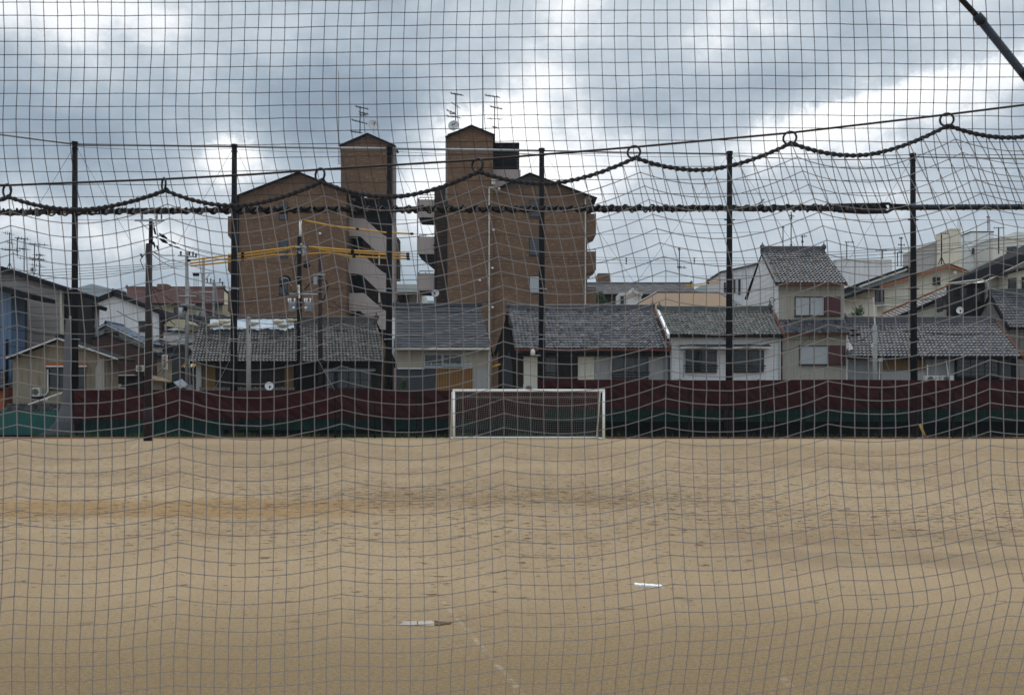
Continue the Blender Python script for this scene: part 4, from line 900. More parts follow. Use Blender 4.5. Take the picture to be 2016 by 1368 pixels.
marked_dish(893, 247, 11, 'large white marked satellite dish on the left slope of the right brick tower', 262, (-.2, -1, .25))
# ------------------------------------------------------------------ row of low houses, from left
# blue house at the far left edge
o = thing('house', (XX(0, 58), 58, 0), 'blue metal-clad house cut off by the left edge', 'house')
MB().pp([(-160, 900), (-160, 530), (22, 578), (22, 900)], 58, 1.6).build('wall', m_bluewall, o)
MB().pp([(22, 900), (22, 582), (46, 588), (46, 900)], 59.6, .5).build('side_bay', m_charcoal, o)
m_ = MB(); p, q = W(-165, 516, 57.4), W(64, 580, 57.4); D_ = Vector((0, 3, 0)); m_.slab(p, p + D_, q + D_, q, .30); m_.build('roof', m_roofdark, o)
window(o, 34, 592, 43, 630, 59.58, m_frameblk, 1, True)
MB().pb(11, 668, 15, 800, 57.9, .1).build('downpipe', m_dark, o)
o = thing('shed', (XX(2, 56.5), 56.5, 0), 'little tiled outhouse at the left edge with a rusty orange wall', 'shed')
MB().pb(-60, 762, 8, 900, 56.6, 2).build('wall', m_orange, o)
tile_slope(W(-60, 765, 56.2), W(9, 765, 56.2), W(9, 728, 58), W(-60, 728, 58), 'wave', 'roof', m_tile, o)
MB().slab(W(-60, 766, 56.2), W(9, 766, 56.2), W(9, 729, 58), W(-60, 729, 58), .08).build('roof_deck', m_dark, o)
# grey-beige siding house
o = thing('house', (XX(60, 62), 62, 0), 'tall grey-beige clapboard house with a dark sloping roof at the left, aerials on it', 'house')
MB().pp([(-150, 900), (-150, 575), (3, 531), (119, 571), (119, 900)], 62, 3.2).build('wall', m_greyside, o)
m_ = MB(); p, q, s = W(-160, 573, 61.6), W(3, 524, 61.6), W(168, 578, 61.6); D_ = Vector((0, 2.0, 0)); m_.slab(p, p + D_, q + D_, q, .26); m_.slab(q, q + D_, s + D_, s, .26); m_.build('roof', m_roofdark, o)
MB().pb(118, 569, 121.5, 900, 61.95, .3).build('corner_trim', m_cream, o)
MB().pp([(121.5, 900), (121.5, 572), (150, 580), (150, 900)], 62.6, 2.6).build('side_bay', m_darkwood, o)
window(o, 125, 590, 145, 636, 62.58, m_frameblk, 2, False); MB().pb(136, 622, 140, 668, 62.5, .08).build('downpipe', m_offwhite, o)
o2 = thing('house', (XX(170, 65.5), 65.5, 0), 'narrow dark two-storey house with railinged windows right behind the leftmost net pole', 'house')
MB().pp([(150, 900), (150, 590), (187, 604), (187, 900)], 65.5, .7).build('wall', m_grey, o2)
m_ = MB(); p, q = W(146, 582, 65), W(195, 602, 65); m_.slab(p, p + Vector((0, 1.4, 0)), q + Vector((0, 1.4, 0)), q, .25); m_.build('roof', m_roofdark, o2)
for a in ((154, 606, 165, 640), (170, 608, 176, 636), (179, 610, 185, 636)): window(o2, *a, 65.45, m_frameblk, 1, False)
MB().pb(152, 646, 187, 668, 65.2, .08).build('balcony_front', m_charcoal, o2)
# aerials on it
antenna(19, 458, 531, 62.5, 'aerial with a twin-leg foot, leftmost on the clapboard house roof', [(459, -9, 3, 2, 6), (477, -5, 5, 2, 3), (491, -16, 4, 1, 7)], tripod=True)
antenna(47.5, 470, 536, 62.8, 'aerial with two long booms second from left on the clapboard house roof', [(469, -12, 8, 2, 7), (490, -10, 8, 1, 6), (508, -9, 5, 3, 4)])
antenna(68, 480, 541, 63, 'aerial with wide pale booms, third from left on the clapboard house roof', [(480, -11, 27, 3, 8), (508, -11, 14, 2, 6), (512, -6, 20, 0, 5)])
antenna(77.5, 500, 543, 62.6, 'short rightmost aerial on the clapboard house roof', [(503, -7, 7, -1, 4), (521, -16, 9, 5, 6)])
antenna(34, 468, 505, 63.4, 'thin mast with a hanging panel among the aerials of the clapboard house', [(470, 0, 3, 0, 1), (493, -5, 0, 0, 4)])
dish(65, 531, 6, 62.4, 'small round dish on the sloping roof of the clapboard house', 545, (.2, -1, .2))
# small beige house
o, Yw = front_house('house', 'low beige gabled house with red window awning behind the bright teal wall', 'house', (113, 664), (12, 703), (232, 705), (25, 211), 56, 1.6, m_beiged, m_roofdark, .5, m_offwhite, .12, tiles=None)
fm = window(o, 91, 722, 168, 768, Yw, m_frame, 3, False, sill=False)
m_ = MB(); a, b_, c, d = W(90, 720, Yw - .45), W(171, 720, Yw - .45), W(171, 714, Yw), W(90, 714, Yw); m_.slab(a, b_, c, d, .04); m_.build('awning', m_orange, o)
MB().pb(90, 720.3, 171, 722, Yw - .47, .04).build('awning_edge', m_white, o)
m_ = MB(); m_.tube([W(94, 727, Yw - .12), W(94, 772, Yw - .12), W(90, 777, Yw - .12), W(76, 778, Yw - .12)], .05, 6); m_.build('drain_pipe', m_offwhite, o)
m_ = MB(); m_.pp([(188, 725), (196, 705), (205, 705), (205, 768), (188, 768)], Yw - .12, .1); m_.build('corner_panel', m_greige, o)
m_ = MB(); m_.tube([W(45, 683, 55.9), W(230, 715, 55.8)], .03, 5); 
a_ = ac_unit(71, 763, 780, 14, Yw - .45, 'white outdoor unit on a bracket of the low beige house', None)
m_ = MB(); m_.pp([(60, 781), (84, 781), (84, 783), (62, 786)], Yw - .45, .4); m_.build('bracket', m_dark, a_)
o = thing('lean_to', (XX(70, 55), 55, 0), 'little black-tiled lean-to roof with white gutter in front of the low beige house', 'shed')
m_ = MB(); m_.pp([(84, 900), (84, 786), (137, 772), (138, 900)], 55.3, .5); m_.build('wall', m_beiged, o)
tile_slope(W(4, 809, 54.4), W(131, 809, 54.4), W(128, 795, 55.2), W(15, 795, 55.2), 'wave', 'roof', m_tileold, o); MB().slab(W(4, 810, 54.4), W(131, 810, 54.4), W(128, 796, 55.2), W(15, 796, 55.2), .08).build('roof_deck', m_dark, o)
MB().pb(6, 797, 128, 900, 55.25, .1).build('base_wall', m_darkwood, o)
m_ = MB(); m_.tube([W(55, 797, 55), W(138, 768, 55)], .05, 6); m_.ball(W(91, 786, 54.95), .10, 6, 5); m_.build('gutter', m_offwhite, o)
# white barn
o, Yw = front_house('barn', 'big pale corrugated gabled building behind the blue-tiled roof', 'barn', (222, 573), (172, 593), (318, 611), (186, 313), 80, 2, m_corrw, m_roofdark, .3, None, .35)
m_ = MB(); p, q = W(318, 610, 79.9), W(343, 645, 79.9); m_.slab(p, p + Vector((0, 5, 0)), q + Vector((0, 5, 0)), q, .35); m_.build('lower_roof_slope', m_roofdark, o)
MB().pb(313, 618, 321, 800, Yw + .3, 4).build('side_wall', m_brownside, o)
window(o, 273, 632, 290, 652, Yw, m_frameblk, 2, False)
o, Yw = front_house('house', 'white gable end with a bright blue tiled roof behind the brown-sided house', 'house', (208, 637), (174, 655), (292, 677), (180, 290), 66, 2.2, m_whiteplain, m_tileblue, .4, m_white, .12, tiles=m_tileblue)
o, Yw = front_house('house', 'brown clapboard gabled house left of the brown utility pole', 'house', (208, 656), (178, 667), (300, 694), (181, 291), 61, 1.6, m_brownside, m_dark, .1, None, .06)
MB().pb(205, 739, 292, 900, Yw - .3, .3).build('lower_wall', m_darkwood, o); MB().pb(205, 737, 265, 739.5, Yw - .5, .5).build('ledge', m_offwhite, o)
MB().pp([(212, 756), (238, 756), (235, 762), (212, 762)], Yw - .5, .15).build('window_hood', m_offwhite, o); MB().pb(212, 763, 246, 765, Yw - .5, .15).build('sill', m_white, o)
MB().tube([W(285, 672, Yw - .1), W(285, 860, Yw - .1)], .04, 6).build('downpipe', m_offwhite, o)
ac_unit(277, 719, 731, 19, Yw - .4, 'white outdoor unit high on the brown clapboard house', None)
# red roof
o, Yw = side_house('house', 'long red-brown tiled roof with a brick chimney above the tangle of cables', 'house', (250, 441, 597), (250, 441, 567), 92, 97, (255, 438), m_creamd, m_tilered, .5, 'flat', .4, .35, seed=4, ridge_h=.1, contrast=.1)
MB().pb(309, 559, 328, 572, 96, 1.2).build('chimney', m_brick, o)
for a in ((342, 606, 352, 618), (311, 604, 316, 612)): window(o, *a, Yw, m_frameblk, 1, False)
MB().pb(404, 597, 421, 616, Yw - .5, .5).build('red_door_panel', m_tilered, o)
MB().pb(300, 620, 440, 640, Yw - 6, 5).build('lower_storey', m_charcoal, o)
# street clutter between the low houses
o = thing('canopy', (XX(350, 78), 78, 0), 'curved grey-green canopy over the lane by the grey utility pole', 'canopy')
m_ = MB(); m_.pp([(322, 641), (332, 632), (345, 628), (360, 629), (368, 636), (368, 648), (345, 644)], 78, 3); m_.build('canopy_top', m_creamd, o); MB().pb(324, 640, 327, 900, 78.2, .2).build('post', m_galv, o)
o = thing('shed', (XX(345, 76), 76, 0), 'pale corrugated shed in the lane under the curved canopy', 'shed')
m_ = MB(); m_.pp([(322, 900), (322, 650), (345, 645), (372, 652), (372, 900)], 76, 3); m_.build('wall', m_corrw, o); m_ = MB(); p, q = W(319, 650, 75.7), W(374, 652, 75.7); m_.slab(p, p + Vector((0, 3.5, .1)), q + Vector((0, 3.5, .1)), q, .12); m_.build('roof', m_roofdark, o)
o = thing('house', (XX(318, 70), 70, 0), 'dark little house with small lit-white windows in the lane right of the brown pole', 'house')
m_ = MB(); m_.pp([(296, 900), (296, 672), (318, 668), (340, 680), (340, 900)], 70, 4); m_.build('wall', m_charcoal, o)
m_ = MB(); p, q = W(293, 670, 69.5), W(346, 680, 69.5); m_.slab(p, p + Vector((0, 4, .5)), q + Vector((0, 4, .5)), q, .18); m_.build('roof', m_tileold, o)
for a in ((304, 680, 309, 690), (313, 682, 319, 691)): window(o, *a, 69.95, m_offwhite, 1, False, frosted=True)
o = thing('house', (XX(308, 64), 64, 0), 'small cream wall with a dark eave low in the lane right of the brown pole', 'house')
m_ = MB(); m_.pb(296, 700, 318, 860, 66, 2); m_.build('wall', m_creamd, o); m_ = MB(); p, q = W(294, 697, 65.6), W(334, 703, 65.6); m_.slab(p, p + Vector((0, 2.6, .3)), q + Vector((0, 2.6, .3)), q, .12); m_.build('roof', m_roofdark, o)
o = thing('street_sign', W(322, 760, 63), 'narrow vertical white sign with red characters in the lane', 'sign')
MB().pb(318.5, 698, 328.5, 727, 63, .15).build('board', m_white, o); MB().tube([W(323, 727, 63.1), (XX(323, 63.1), 63.1, 0)], .05, 6).build('post', m_galv, o)
m_ = MB()
for k in range(4):
    y = 701 + 6 * k
    for q in ((321, y, 326.5, y + .8), (321, y + 2.6, 326.5, y + 3.4), (323.4, y, 324.3, y + 4.6)) + (((321, y, 321.8, y + 4.6),) if k % 2 else ((325.8, y + 1, 326.6, y + 4.6),)): m_.pb(*q, 62.985, .01)
m_.build('lettering', m_red, o)
o = thing('shed', (XX(315, 60), 60, 0), 'low tan-roofed shed with a peaked canopy just over the tarpaulin right of the brown pole', 'shed')
m_ = MB(); p, q, s, t_ = W(290, 746, 59), W(337, 751, 59), W(322, 744, 61.5), W(290, 735, 61.5); m_.slab(p, q, s, t_, .08); m_.build('roof', m_rooftan, o); MB().pb(290, 749, 320, 880, 59.5, 2).build('wall', m_beige, o); MB().pb(319.5, 751, 334, 880, 60, 1).build('doorway', m_dark, o)
o = thing('awning', W(345, 770, 60), 'slanted pale violet awning edge in the lane left of the thin grey pole', 'awning')
m_ = MB(); p, q = W(342, 752, 60), W(355, 764, 60); m_.slab(p, p + Vector((.3, .6, .2)), q + Vector((.3, .6, .2)), q, .05); m_.build('cloth', m_bluetarp, o); m_ = MB(); m_.tube([W(355, 765, 60.2), (XX(355, 60.2), 60.2, 0)], .03, 5); m_.build('post', m_galv, o)
o = thing('shop_front', (XX(365, 72), 72, 0), 'dim shop front with a yellow and white awning deep in the lane', 'shop')
MB().pb(345, 690, 395, 900, 73, 3).build('wall', m_charcoal, o)
m_ = MB(); 
for k in range(6):
    p, q = W(352 + k * 5, 722, 71.8), W(357 + k * 5, 722, 71.8); m2 = MB(); m2.slab(p, q, q + Vector((0, 1.2, .5)), p + Vector((0, 1.2, .5)), .05); m2.build('awning_strip', m_yellow if k % 2 else m_white, o)
for (a, b_, c, d, mt) in ((348, 735, 356, 748, m_beige), (358, 706, 374, 716, m_glassl), (338, 705, 345, 735, m_offwhite)): MB().pb(a, b_, c, d, 72.9, .1).build('panel', mt, o)
# long weathered house with tarp on the roof
o8, Yw = side_house('house', 'long old house whose weathered black tiled roof carries a pale tarp', 'house', (373, 756, 712), (393, 741, 632), 57, 60.6, (386, 752), m_ochrewall, m_tileold, .7, seed=8, contrast=.33, tw=.19, th=.26)
for (a, b_, mt, nm) in ((424, 452, m_darkwood, 'wooden_panel'), (464, 560, m_darkwood, 'wooden_panel'), (578, 640, m_dark, 'doorway'), (640, 752, m_darkwood, 'wooden_panel')): MB().pb(a, 716, b_, 900, Yw - .04, .05).build(nm, mt, o8)
MB().pb(386, 716, 396, 900, Yw - .2, .15).build('metal_shutter', m_graypanel, o8)
window(o8, 640, 730, 732, 765, Yw - .06, m_frameblk, 4, True, mull=1)
m_ = MB(); p, q = W(636, 729, Yw - .7), W(738, 729, Yw - .7); m_.slab(p, q, q + Vector((0, .6, .15)), p + Vector((0, .6, .15)), .05); m_.build('window_hood', m_galv, o8)
m_ = MB(); eL, rL, eR, rR = W(373, 712, 57), W(393, 632, 60.6), W(756, 712, 57), W(741, 632, 60.6)
def onroof(px, v):
    z = eL.z + (rL.z - eL.z) * v; Y = 57 + 3.6 * v; return Vector((XX(px, Y), Y, z))
vs = []; fs = []; n = 60
for i in range(n + 1):
    px = 414 + (579 - 414) * i / n; lo = .74 + .05 * mnoise.noise(Vector((px * .06, 0, 0))) + .03 * mnoise.noise(Vector((px * .2, 4, 0)))
    for j in range(6):
        v = lo + (1.03 - lo) * j / 5; p = onroof(px, v) + Vector((0, -.05, .13 + .05 * mnoise.noise(Vector((px * .12, v * 9, 2))))); vs.append(p)
for i in range(n):
    for j in range(5): a = i * 6 + j; fs.append((a, a + 6, a + 7, a + 1))
k_ = len(vs); vs += [v + Vector((0, 0, -.03)) for v in vs]; fs += [tuple(q + k_ for q in reversed(f)) for f in list(fs)]
MB().add(vs, fs).build('_', m_bluetarp).name = 'roof_tarp'; tp = bpy.data.objects['roof_tarp']; tag(tp, 'pale grey-blue tarp laid along the ridge of the weathered black roof', 'tarp')
for i, px in enumerate((418, 427, 441, 448, 497, 547, 556, 572)):
    c = onroof(px, .78 + .05 * (i % 3) + (.08 if px > 560 else 0)) + Vector((0, -.05, .24)); b_ = MB(); b_.ball(c, .20, 9, 6, (1.5, .9, .55)); b_.ball(c + Vector((.34, 0, .02)), .08, 5, 4)
    tag(b_.build('sandbag', m_sandbag, smooth=True), 'tan sandbag holding the pale tarp down on the weathered roof', 'sandbag', 'sandbags on the roof tarp')
o = thing('slat_fence', (XX(485, 55.2), 55.2, 0), 'row of short rough wooden pickets just above the lower tarpaulin', 'fence'); m_ = MB()
x = 393
while x < 580: m_.pb(x, 762 + rnd.uniform(-1, 2), x + 2.3, 830, 55.2 + rnd.uniform(-.03, .03), .05); x += 3.6
m_.pb(392, 763, 580, 765, 55.3, .04); m_.build('pickets', m_oldwood, o)
dish(530, 760, 8.5, 54.6, 'white round satellite dish just above the lower tarpaulin by the wooden pickets', 790, (.45, -1, .1), m_white)
# blue-black slate house
o9, Yw = side_house('house', 'two-storey beige house with blue-black slate roof and golden wooden slats', 'house', (775, 966, 684), (778, 945, 602), 57.5, 62, (781, 962), m_beige, m_tileflat, .5, 'flat', .45, .20, seed=9, contrast=.22, gutter=m_offwhite, ridge_h=.12)
MB().pb(780, 726, 859, 900, Yw - .05, .06).build('lower_siding', m_charcoal, o9); MB().pb(930, 726, 963, 900, Yw - .06, .07).build('grey_panel', m_graypanel, o9)
MB().pb(858.5, 725, 930, 900, Yw - .07, .05).build('slat_backing', m_darkwood, o9)
m_ = MB(); x = 859
while x < 929.5: m_.pb(x, 724, x + 2.2, 830, Yw - .13, .06); x += 3.15
m_.build('wooden_slats', m_slatwood, o9)
window(o9, 835, 697, 871, 722, Yw, m_galv, 1, False); window(o9, 871.5, 697, 909, 720, Yw, m_galv, 1, True); MB().pb(909, 695, 930, 724, Yw - .02, .03).build('wall_panel', m_greige, o9)
m_ = MB()
for y in (717, 720.5, 724): m_.tube([W(835, y, Yw - .5), W(930, y, Yw - .5)], .022, 5)
for x in (849, 878, 895, 928): m_.tube([W(x, 714, Yw - .5), W(x, 725, Yw - .5)], .02, 5)
m_.build('railing', m_galv, o9); MB().pb(783, 724.5, 835, 726.2, Yw - .2, .2).build('ledge', m_white, o9)
MB().tube([W(962.5, 690, Yw - .1), W(962.5, 800, Yw - .1)], .04, 6).build('downpipe', m_offwhite, o9)
MB().pb(771.5, 625, 776.5, 695, 58.3, .3).build('side_cladding', m_whiteside, o9)
dish(857, 577, 7.5, 60.5, 'white satellite dish on a tripod standing on the blue-black slate roof', 601, (-.15, -1, .1))
antenna(859, 475, 575, 61.3, 'aerial with a stack of short pale elements above the dish on the slate roof', [(484, -6, 6, 0, 4), (492, -5, 6, 1, 4), (507, -6, 12, 2, 5)])
# dark gabled shed
o, Yw = front_house('shed', 'tall dark narrow-gabled shed with blue-grey sheeting right of the slate-roofed house', 'shed', (998, 621), (972, 696), (1019, 694), (981, 1016), 59, 2.5, m_darkwood, m_dark, .25, None, .10)
m_ = MB(); m_.pp([(988, 900), (988, 715), (1003, 692), (1008, 712), (1010, 760), (1014, 900)], Yw - .25, .12); m_.build('metal_sheeting', m_charcoal, o)
# main tiled house in the middle
o10, Yw = side_house('house', 'old house behind the goal with a broad glinting grey tiled roof and cream wall panels', 'house', (1013, 1317, 686), (1001, 1285, 608), 57.5, 62.0, (1018, 1316), m_grey, m_tile, .8, seed=10, contrast=.45, tw=.22, th=.30, verge=(('R', m_rust),), gutter=m_rust)
for (a, b_, mt, nm) in ((1018, 1030, m_darkwood, 'wooden_panel'), (1031, 1058, m_cream, 'cream_panel'), (1058, 1073, m_dark, 'recess'), (1094, 1137, m_darkwood, 'wooden_panel'), (1138, 1170, m_cream, 'cream_panel'), (1171, 1203, m_graypanel, 'grey_panel'), (1277, 1306, m_graypanel, 'grey_panel')):
    MB().pb(a, 702, b_, 900, Yw - .05, .06).build(nm, mt, o10)
window(o10, 1072, 703, 1096, 745, Yw - .02, m_frame, 1, True, rail=True); window(o10, 1205, 703, 1276, 744, Yw - .02, m_frame, 3, True, rail=True)
MB().pb(1172, 693, 1316, 700, Yw - .5, .5).build('lintel', m_darkwood, o10); MB().pb(1018, 694, 1172, 700, Yw - .4, .4).build('lintel', m_darkwood, o10)
m_ = MB(); m_.tube([W(1206, 696, Yw - .2), W(1203, 716, Yw - .2), W(1203, 760, Yw - .2)], .035, 6); m_.build('downpipe', m_offwhite, o10)
ac_unit(1044, 757, 775, 28, 55.6, 'white outdoor unit behind the goal crossbar below the cream panel', None)
o = thing('street_lamp', W(1066, 700, 53.0), 'small white lamp head on an arm from the net pole before the right brick block', 'lamp')
MB().ball(W(1049, 694, 52.9), .14, 10, 8, (.9, .9, 1.35)).build('lamp_head', m_offwhite, o, True); MB().tube([W(1050, 699, 52.95), W(1064, 700, 53.05)], .03, 6).build('arm', m_galv, o)
# white house
o11, Yw = side_house('house', 'white boarded house with two windows under one long awning and greenish tiled roof', 'house', (1319, 1541, 659), (1298, 1516, 611), 57.5, 61.0, (1322, 1537), m_whitewall, m_tilegreen, .35, seed=11, contrast=.35, verge=(('L', m_white), ('R', m_rust)), gutter=m_dark)
for a in ((1350, 689, 1411, 732), (1443, 689, 1504, 732)): window(o11, *a, Yw, m_frame, 2, 'right', rail=True)
m_ = MB(); p, q = W(1340, 683, Yw - .7), W(1520, 683, Yw - .7); m_.slab(p, q, q + Vector((0, .7, .2)), p + Vector((0, .7, .2)), .04); aw = m_.build('awning', m_charcoal, o11); MB().pb(1340, 683.2, 1520, 685, Yw - .74, .05).build('awning_edge', m_white, aw)
for a, b_ in (((1347, 692), (1345, 760)), ((1534, 662), (1534, 800)), ((1320, 662), (1320, 800))): MB().tube([W(*a, Yw - .1), W(*b_, Yw - .1)], .032, 6).build('downpipe', m_galv, o11)
ac_unit(1341, 744, 760, 24, Yw - 1.2, 'outdoor unit peeping over the tarpaulin at the left foot of the white boarded house', None); ac_unit(1496, 745, 760, 22, Yw - 1.2, 'outdoor unit peeping over the tarpaulin at the right foot of the white boarded house', None)
# two-storey beige house
o12, Yw = side_house('house', 'two-storey greige house with white boarded side and maroon-shuttered windows', 'house', (1532, 1668, 557), (1501, 1622, 493), 59.5, 63.8, (1534, 1662), m_greige, m_tile, .45, seed=12, contrast=.25, verge=(('L', m_frameblk),), gutter=m_rust)
v = [(XX(1533.5, Yw) - .04, y, z) for y, z in ((Yw, 0), (Yw, ZZ(559, Yw)), (63.8, ZZ(500, 63.8)), (2 * 63.8 - Yw, ZZ(559, Yw)), (2 * 63.8 - Yw, 0))]
m_ = MB(); m_.add(v + [(a + .03, b_, c) for a, b_, c in v], [(0, 1, 2, 3, 4), (9, 8, 7, 6, 5)] + [(i, i + 5, (i + 1) % 5 + 5, (i + 1) % 5) for i in range(5)]); m_.build('side_cladding', m_whiteside, o12)
window(o12, 1565, 584, 1655, 622, Yw, m_frame, 2, frosted=True, shutter=31)
MB().pb(1538, 652, 1668, 900, Yw - 1.6, 1.6).build('lower_storey', m_greige, o12)
tile_slope(W(1541, 656, Yw - 2.1), W(1673, 656, Yw - 2.1), W(1664, 630, Yw - .02), W(1534, 630, Yw - .02), 'wave', 'lower_roof', m_tile, o12, seed=13, contrast=.3); MB().slab(W(1541, 657, Yw - 2.1), W(1673, 657, Yw - 2.1), W(1664, 631.5, Yw - .02), W(1534, 631.5, Yw - .02), .08).build('lower_eaves', m_rust, o12)
window(o12, 1574, 680, 1664, 718, Yw - 1.6, m_frame, 2, frosted=True, shutter=32)
MB().pb(1666.5, 657, 1669, 900, Yw - 1.7, .15).build('corner_trim', m_white, o12); MB().pb(1538.5, 657, 1540.5, 900, Yw - 1.66, .1).build('corner_trim', m_rust, o12)
m_ = MB(); m_.torus(W(1520, 591, Yw - .2), (0, 1, 0), .16, .02, 16, 5); m_.tube([W(1515, 592, Yw - .2), W(1519, 640, Yw - .2)], .015, 4); m_.build('cable_coil', m_black, o12)
antenna(1557.5, 417, 493, 64, 'tall guyed aerial on the ridge of the two-storey greige house', [(425, -5, 6, 1, 4), (430, -2, 3, 0, 2)], tripod=True)
antenna(1541.5, 445, 490, 64, 'short thin aerial left of the tall one on the greige house', [(448, -2, 3, 0, 2)])
antenna(1580, 463, 492, 64, 'small aerial with a sideways boom right of the tall one on the greige house', [(466, -4, 9, -1, 4), (476, -3, 3, 0, 2)])
antenna(1337.5, 487, 608, 61.2, 'tall mast with a bow-shaped element above the ridge of the white boarded house', [(491, -3, 3, 0, 2), (526, -5, 14, 1, 6), (512, -1, 1, 0, 1)], .028)
dish(1447.5, 600, 7.5, 66, 'grey satellite dish behind the net pole over the white boarded house ridge', 625, (.1, -1, 0))
# long tiled roof at right
o13, Yw = side_house('house', 'long low house with a wide grey tiled roof and wooden lattice windows at the right', 'house', (1668, 2012, 702), (1664, 1957, 632), 57.6, 61.0, (1671, 2003), m_grey, m_tile, .5, seed=14, contrast=.22, verge=(('R', m_rust),), gutter=m_dark)
for (a, b_, y, mt, nm) in ((1736, 1822, 706, m_ochrewall, 'earth_wall_panel'), (1736, 1822, 733, m_graypanel, 'lower_panel'), (1880, 2003, 704, m_dark, 'recess')): MB().pb(a, y, b_, 728 if nm == 'earth_wall_panel' else 900, Yw - .05 - (.01 if y > 730 else 0), .06).build(nm, mt, o13)
window(o13, 1884, 706, 1966, 741, Yw - .10, m_frameblk, 6, True, mull=3); MB().pb(1968, 706, 1990, 760, Yw - .08, .02).build('wall_panel', m_charcoal, o13)
for a, b_ in (((1732, 710), (1731, 760)), ((1826, 718), (1826, 740)), ((1861, 700), (1868, 745))): MB().tube([W(*a, Yw - .2), W(*b_, Yw - .2)], .028, 6).build('downpipe', m_white, o13)
MB().pp([(1670, 668), (1680, 686), (1671, 690)], Yw - .8, .05).build('plaster_patch', m_white, o13)
ac_unit(1835, 739, 755, 27, Yw - 1.3, 'left one of two outdoor units side by side over the tarpaulin at the right', None); ac_unit(1866, 739, 755, 23, Yw - 1.3, 'right one of two outdoor units side by side over the tarpaulin at the right', None)
o14, Yw = side_house('house', 'weathered wooden gabled house at the right edge with tiled roof', 'house', (1988, 2200, 645), (1949, 2200, 577), 61.5, 64.4, (1988, 2190), m_oldwood, m_tile, .3, seed=15, contrast=.22, verge=(('L', m_dark),))
# right background
dish(1890, 611, 7, 62.8, 'white satellite dish on a pole over the long tiled roof at the right', 634, (-.25, -1, .05), m_white)
def block(name, label, cat, x0, y0, x1, Y, d, mat, group=None, yb=None):
    o = thing(name, (XX((x0 + x1) / 2, Y), Y, 0), label, cat, group); m_ = MB(); m_.pb(x0, y0, x1, HY + CZ * F / Y, Y, d); m_.build('wall', mat, o); return o
o = block('building', 'pale flat-roofed metal building behind the greige house', 'building', 1648, 511.5, 1756, 95, 10, m_corrw); MB().pb(1646, 510, 1757, 512.2, 94.9, 10.3).build('parapet', m_white, o)
o = block('apartment_block', 'distant grey block stepping up beside the cream chimney tower', 'apartment building', 1839, 477, 1874, 150, 12, m_graypanel); MB().pb(1838, 476, 1875, 478.5, 149.9, 12).build('parapet', m_offwhite, o); window(o, 1864, 502, 1871, 511, 149.9, m_frameblk, 1, False)
m_ = MB()
for y in (500, 506, 512): m_.tube([W(1806, y, 148), W(1838, y - 4, 148)], .05, 4)
for x in range(1808, 1838, 6): m_.tube([W(x, 499, 148), W(x, 519, 148)], .05, 4)
m_.build('roof_railing', m_galv, o)
o = block('chimney_tower', 'tall distant cream tower behind the orange-trimmed house', 'tower', 1871.5, 451, 1891.5, 145, 5, m_cream); MB().pb(1871, 450, 1892, 452.3, 144.9, 5.2).build('cap', m_offwhite, o)
for x in (1886, 1890): MB().tube([W(x, 434, 146), W(x, 452, 146)], .05, 4).build('rod', m_galv, o)
o = block('apartment_block', 'distant white apartment block with small square windows and rooftop antennas', 'apartment building', 1891, 487, 1955, 152, 12, m_whiteplain); MB().pb(1912, 457, 1956, 490, 153, 8).build('roof_storey', m_whiteplain, o); MB().pb(1911, 455.5, 1957, 457.5, 152.9, 8.3).build('parapet', m_roofdark, o)
for a in ((1914, 489, 1924, 499), (1951, 496, 1955, 500), (1930, 505, 1938, 516)): window(o, *a, 151.9, m_frameblk, 1, False)
o = block('apartment_block', 'distant cream-beige block at the right edge behind the dark sheet roof', 'apartment building', 1955, 470, 2100, 146, 12, m_offwhite); MB().pb(1954, 468.5, 2101, 471, 145.9, 12.3).build('parapet', m_offwhite, o); MB().pb(1998, 457, 2060, 470, 147, 8).build('roof_storey', m_offwhite, o); window(o, 1983, 486, 2003, 497, 145.9, m_frameblk, 2, False)
antenna(1945, 425, 455, 153, 'distant T-shaped aerial above the white apartment block', [(428, -3, 4, 0, 3), (438, -2, 3, 0, 2)], .06)
antenna(1966, 448, 500, 140, 'dark dish-bracket aerial in front of the cream-beige block', [(449, -10, 12, 0, 6)], .09)
antenna(1853.5, 462, 520, 120, 'guyed lattice mast standing before the distant grey block', [(460, -2, 14, 0, 4)], .08, tripod=True)
antenna(1862, 453, 477, 148, 'short cross-armed aerial on the distant grey block', [(459, -6, 7, 0, 4), (470, -3, 3, 0, 2)], .05)
antenna(1774, 467, 524, 86, 'aerial with stacked elements behind the dark-roofed pale house', [(469, -4, 4, 0, 4), (482, -6, 8, 1, 5), (496, -5, 5, 1, 4)], .04)
antenna(1767, 497, 524, 86, 'leaning bow aerial left of the stacked one behind the pale house', [(499, -8, 5, -1, 4)], .035)
antenna(1667, 476, 511, 96, 'aerial with a long boom at the left end of the pale metal building', [(477, -4, 15, 0, 6)], .035)
antenna(1737.5, 492, 511, 96, 'T-shaped aerial near the right end of the pale metal building', [(493, -14, 8, 0, 7)], .035)
o = thing('house', (XX(1730, 80), 80, 0), 'pale grey house with long dark mono-pitch roof left of the rightmost net pole', 'house')
MB().pp([(1664, 900), (1664, 572), (1786, 528), (1800, 534), (1800, 900)], 80, 6).build('wall', m_whiteplain, o)
m_ = MB(); p, q, s = W(1660, 569, 79.5), W(1786, 523.5, 79.5), W(1803, 531, 79.5); D_ = Vector((0, 7, 0)); m_.slab(p, p + D_, q + D_, q, .35); m_.slab(q, q + D_, s + D_, s, .3); m_.build('roof', m_roofdark, o)
MB().pp([(1690, 563), (1786, 528.5), (1786, 532), (1694, 566)], 79.4, .1).build('bargeboard', m_cream, o)
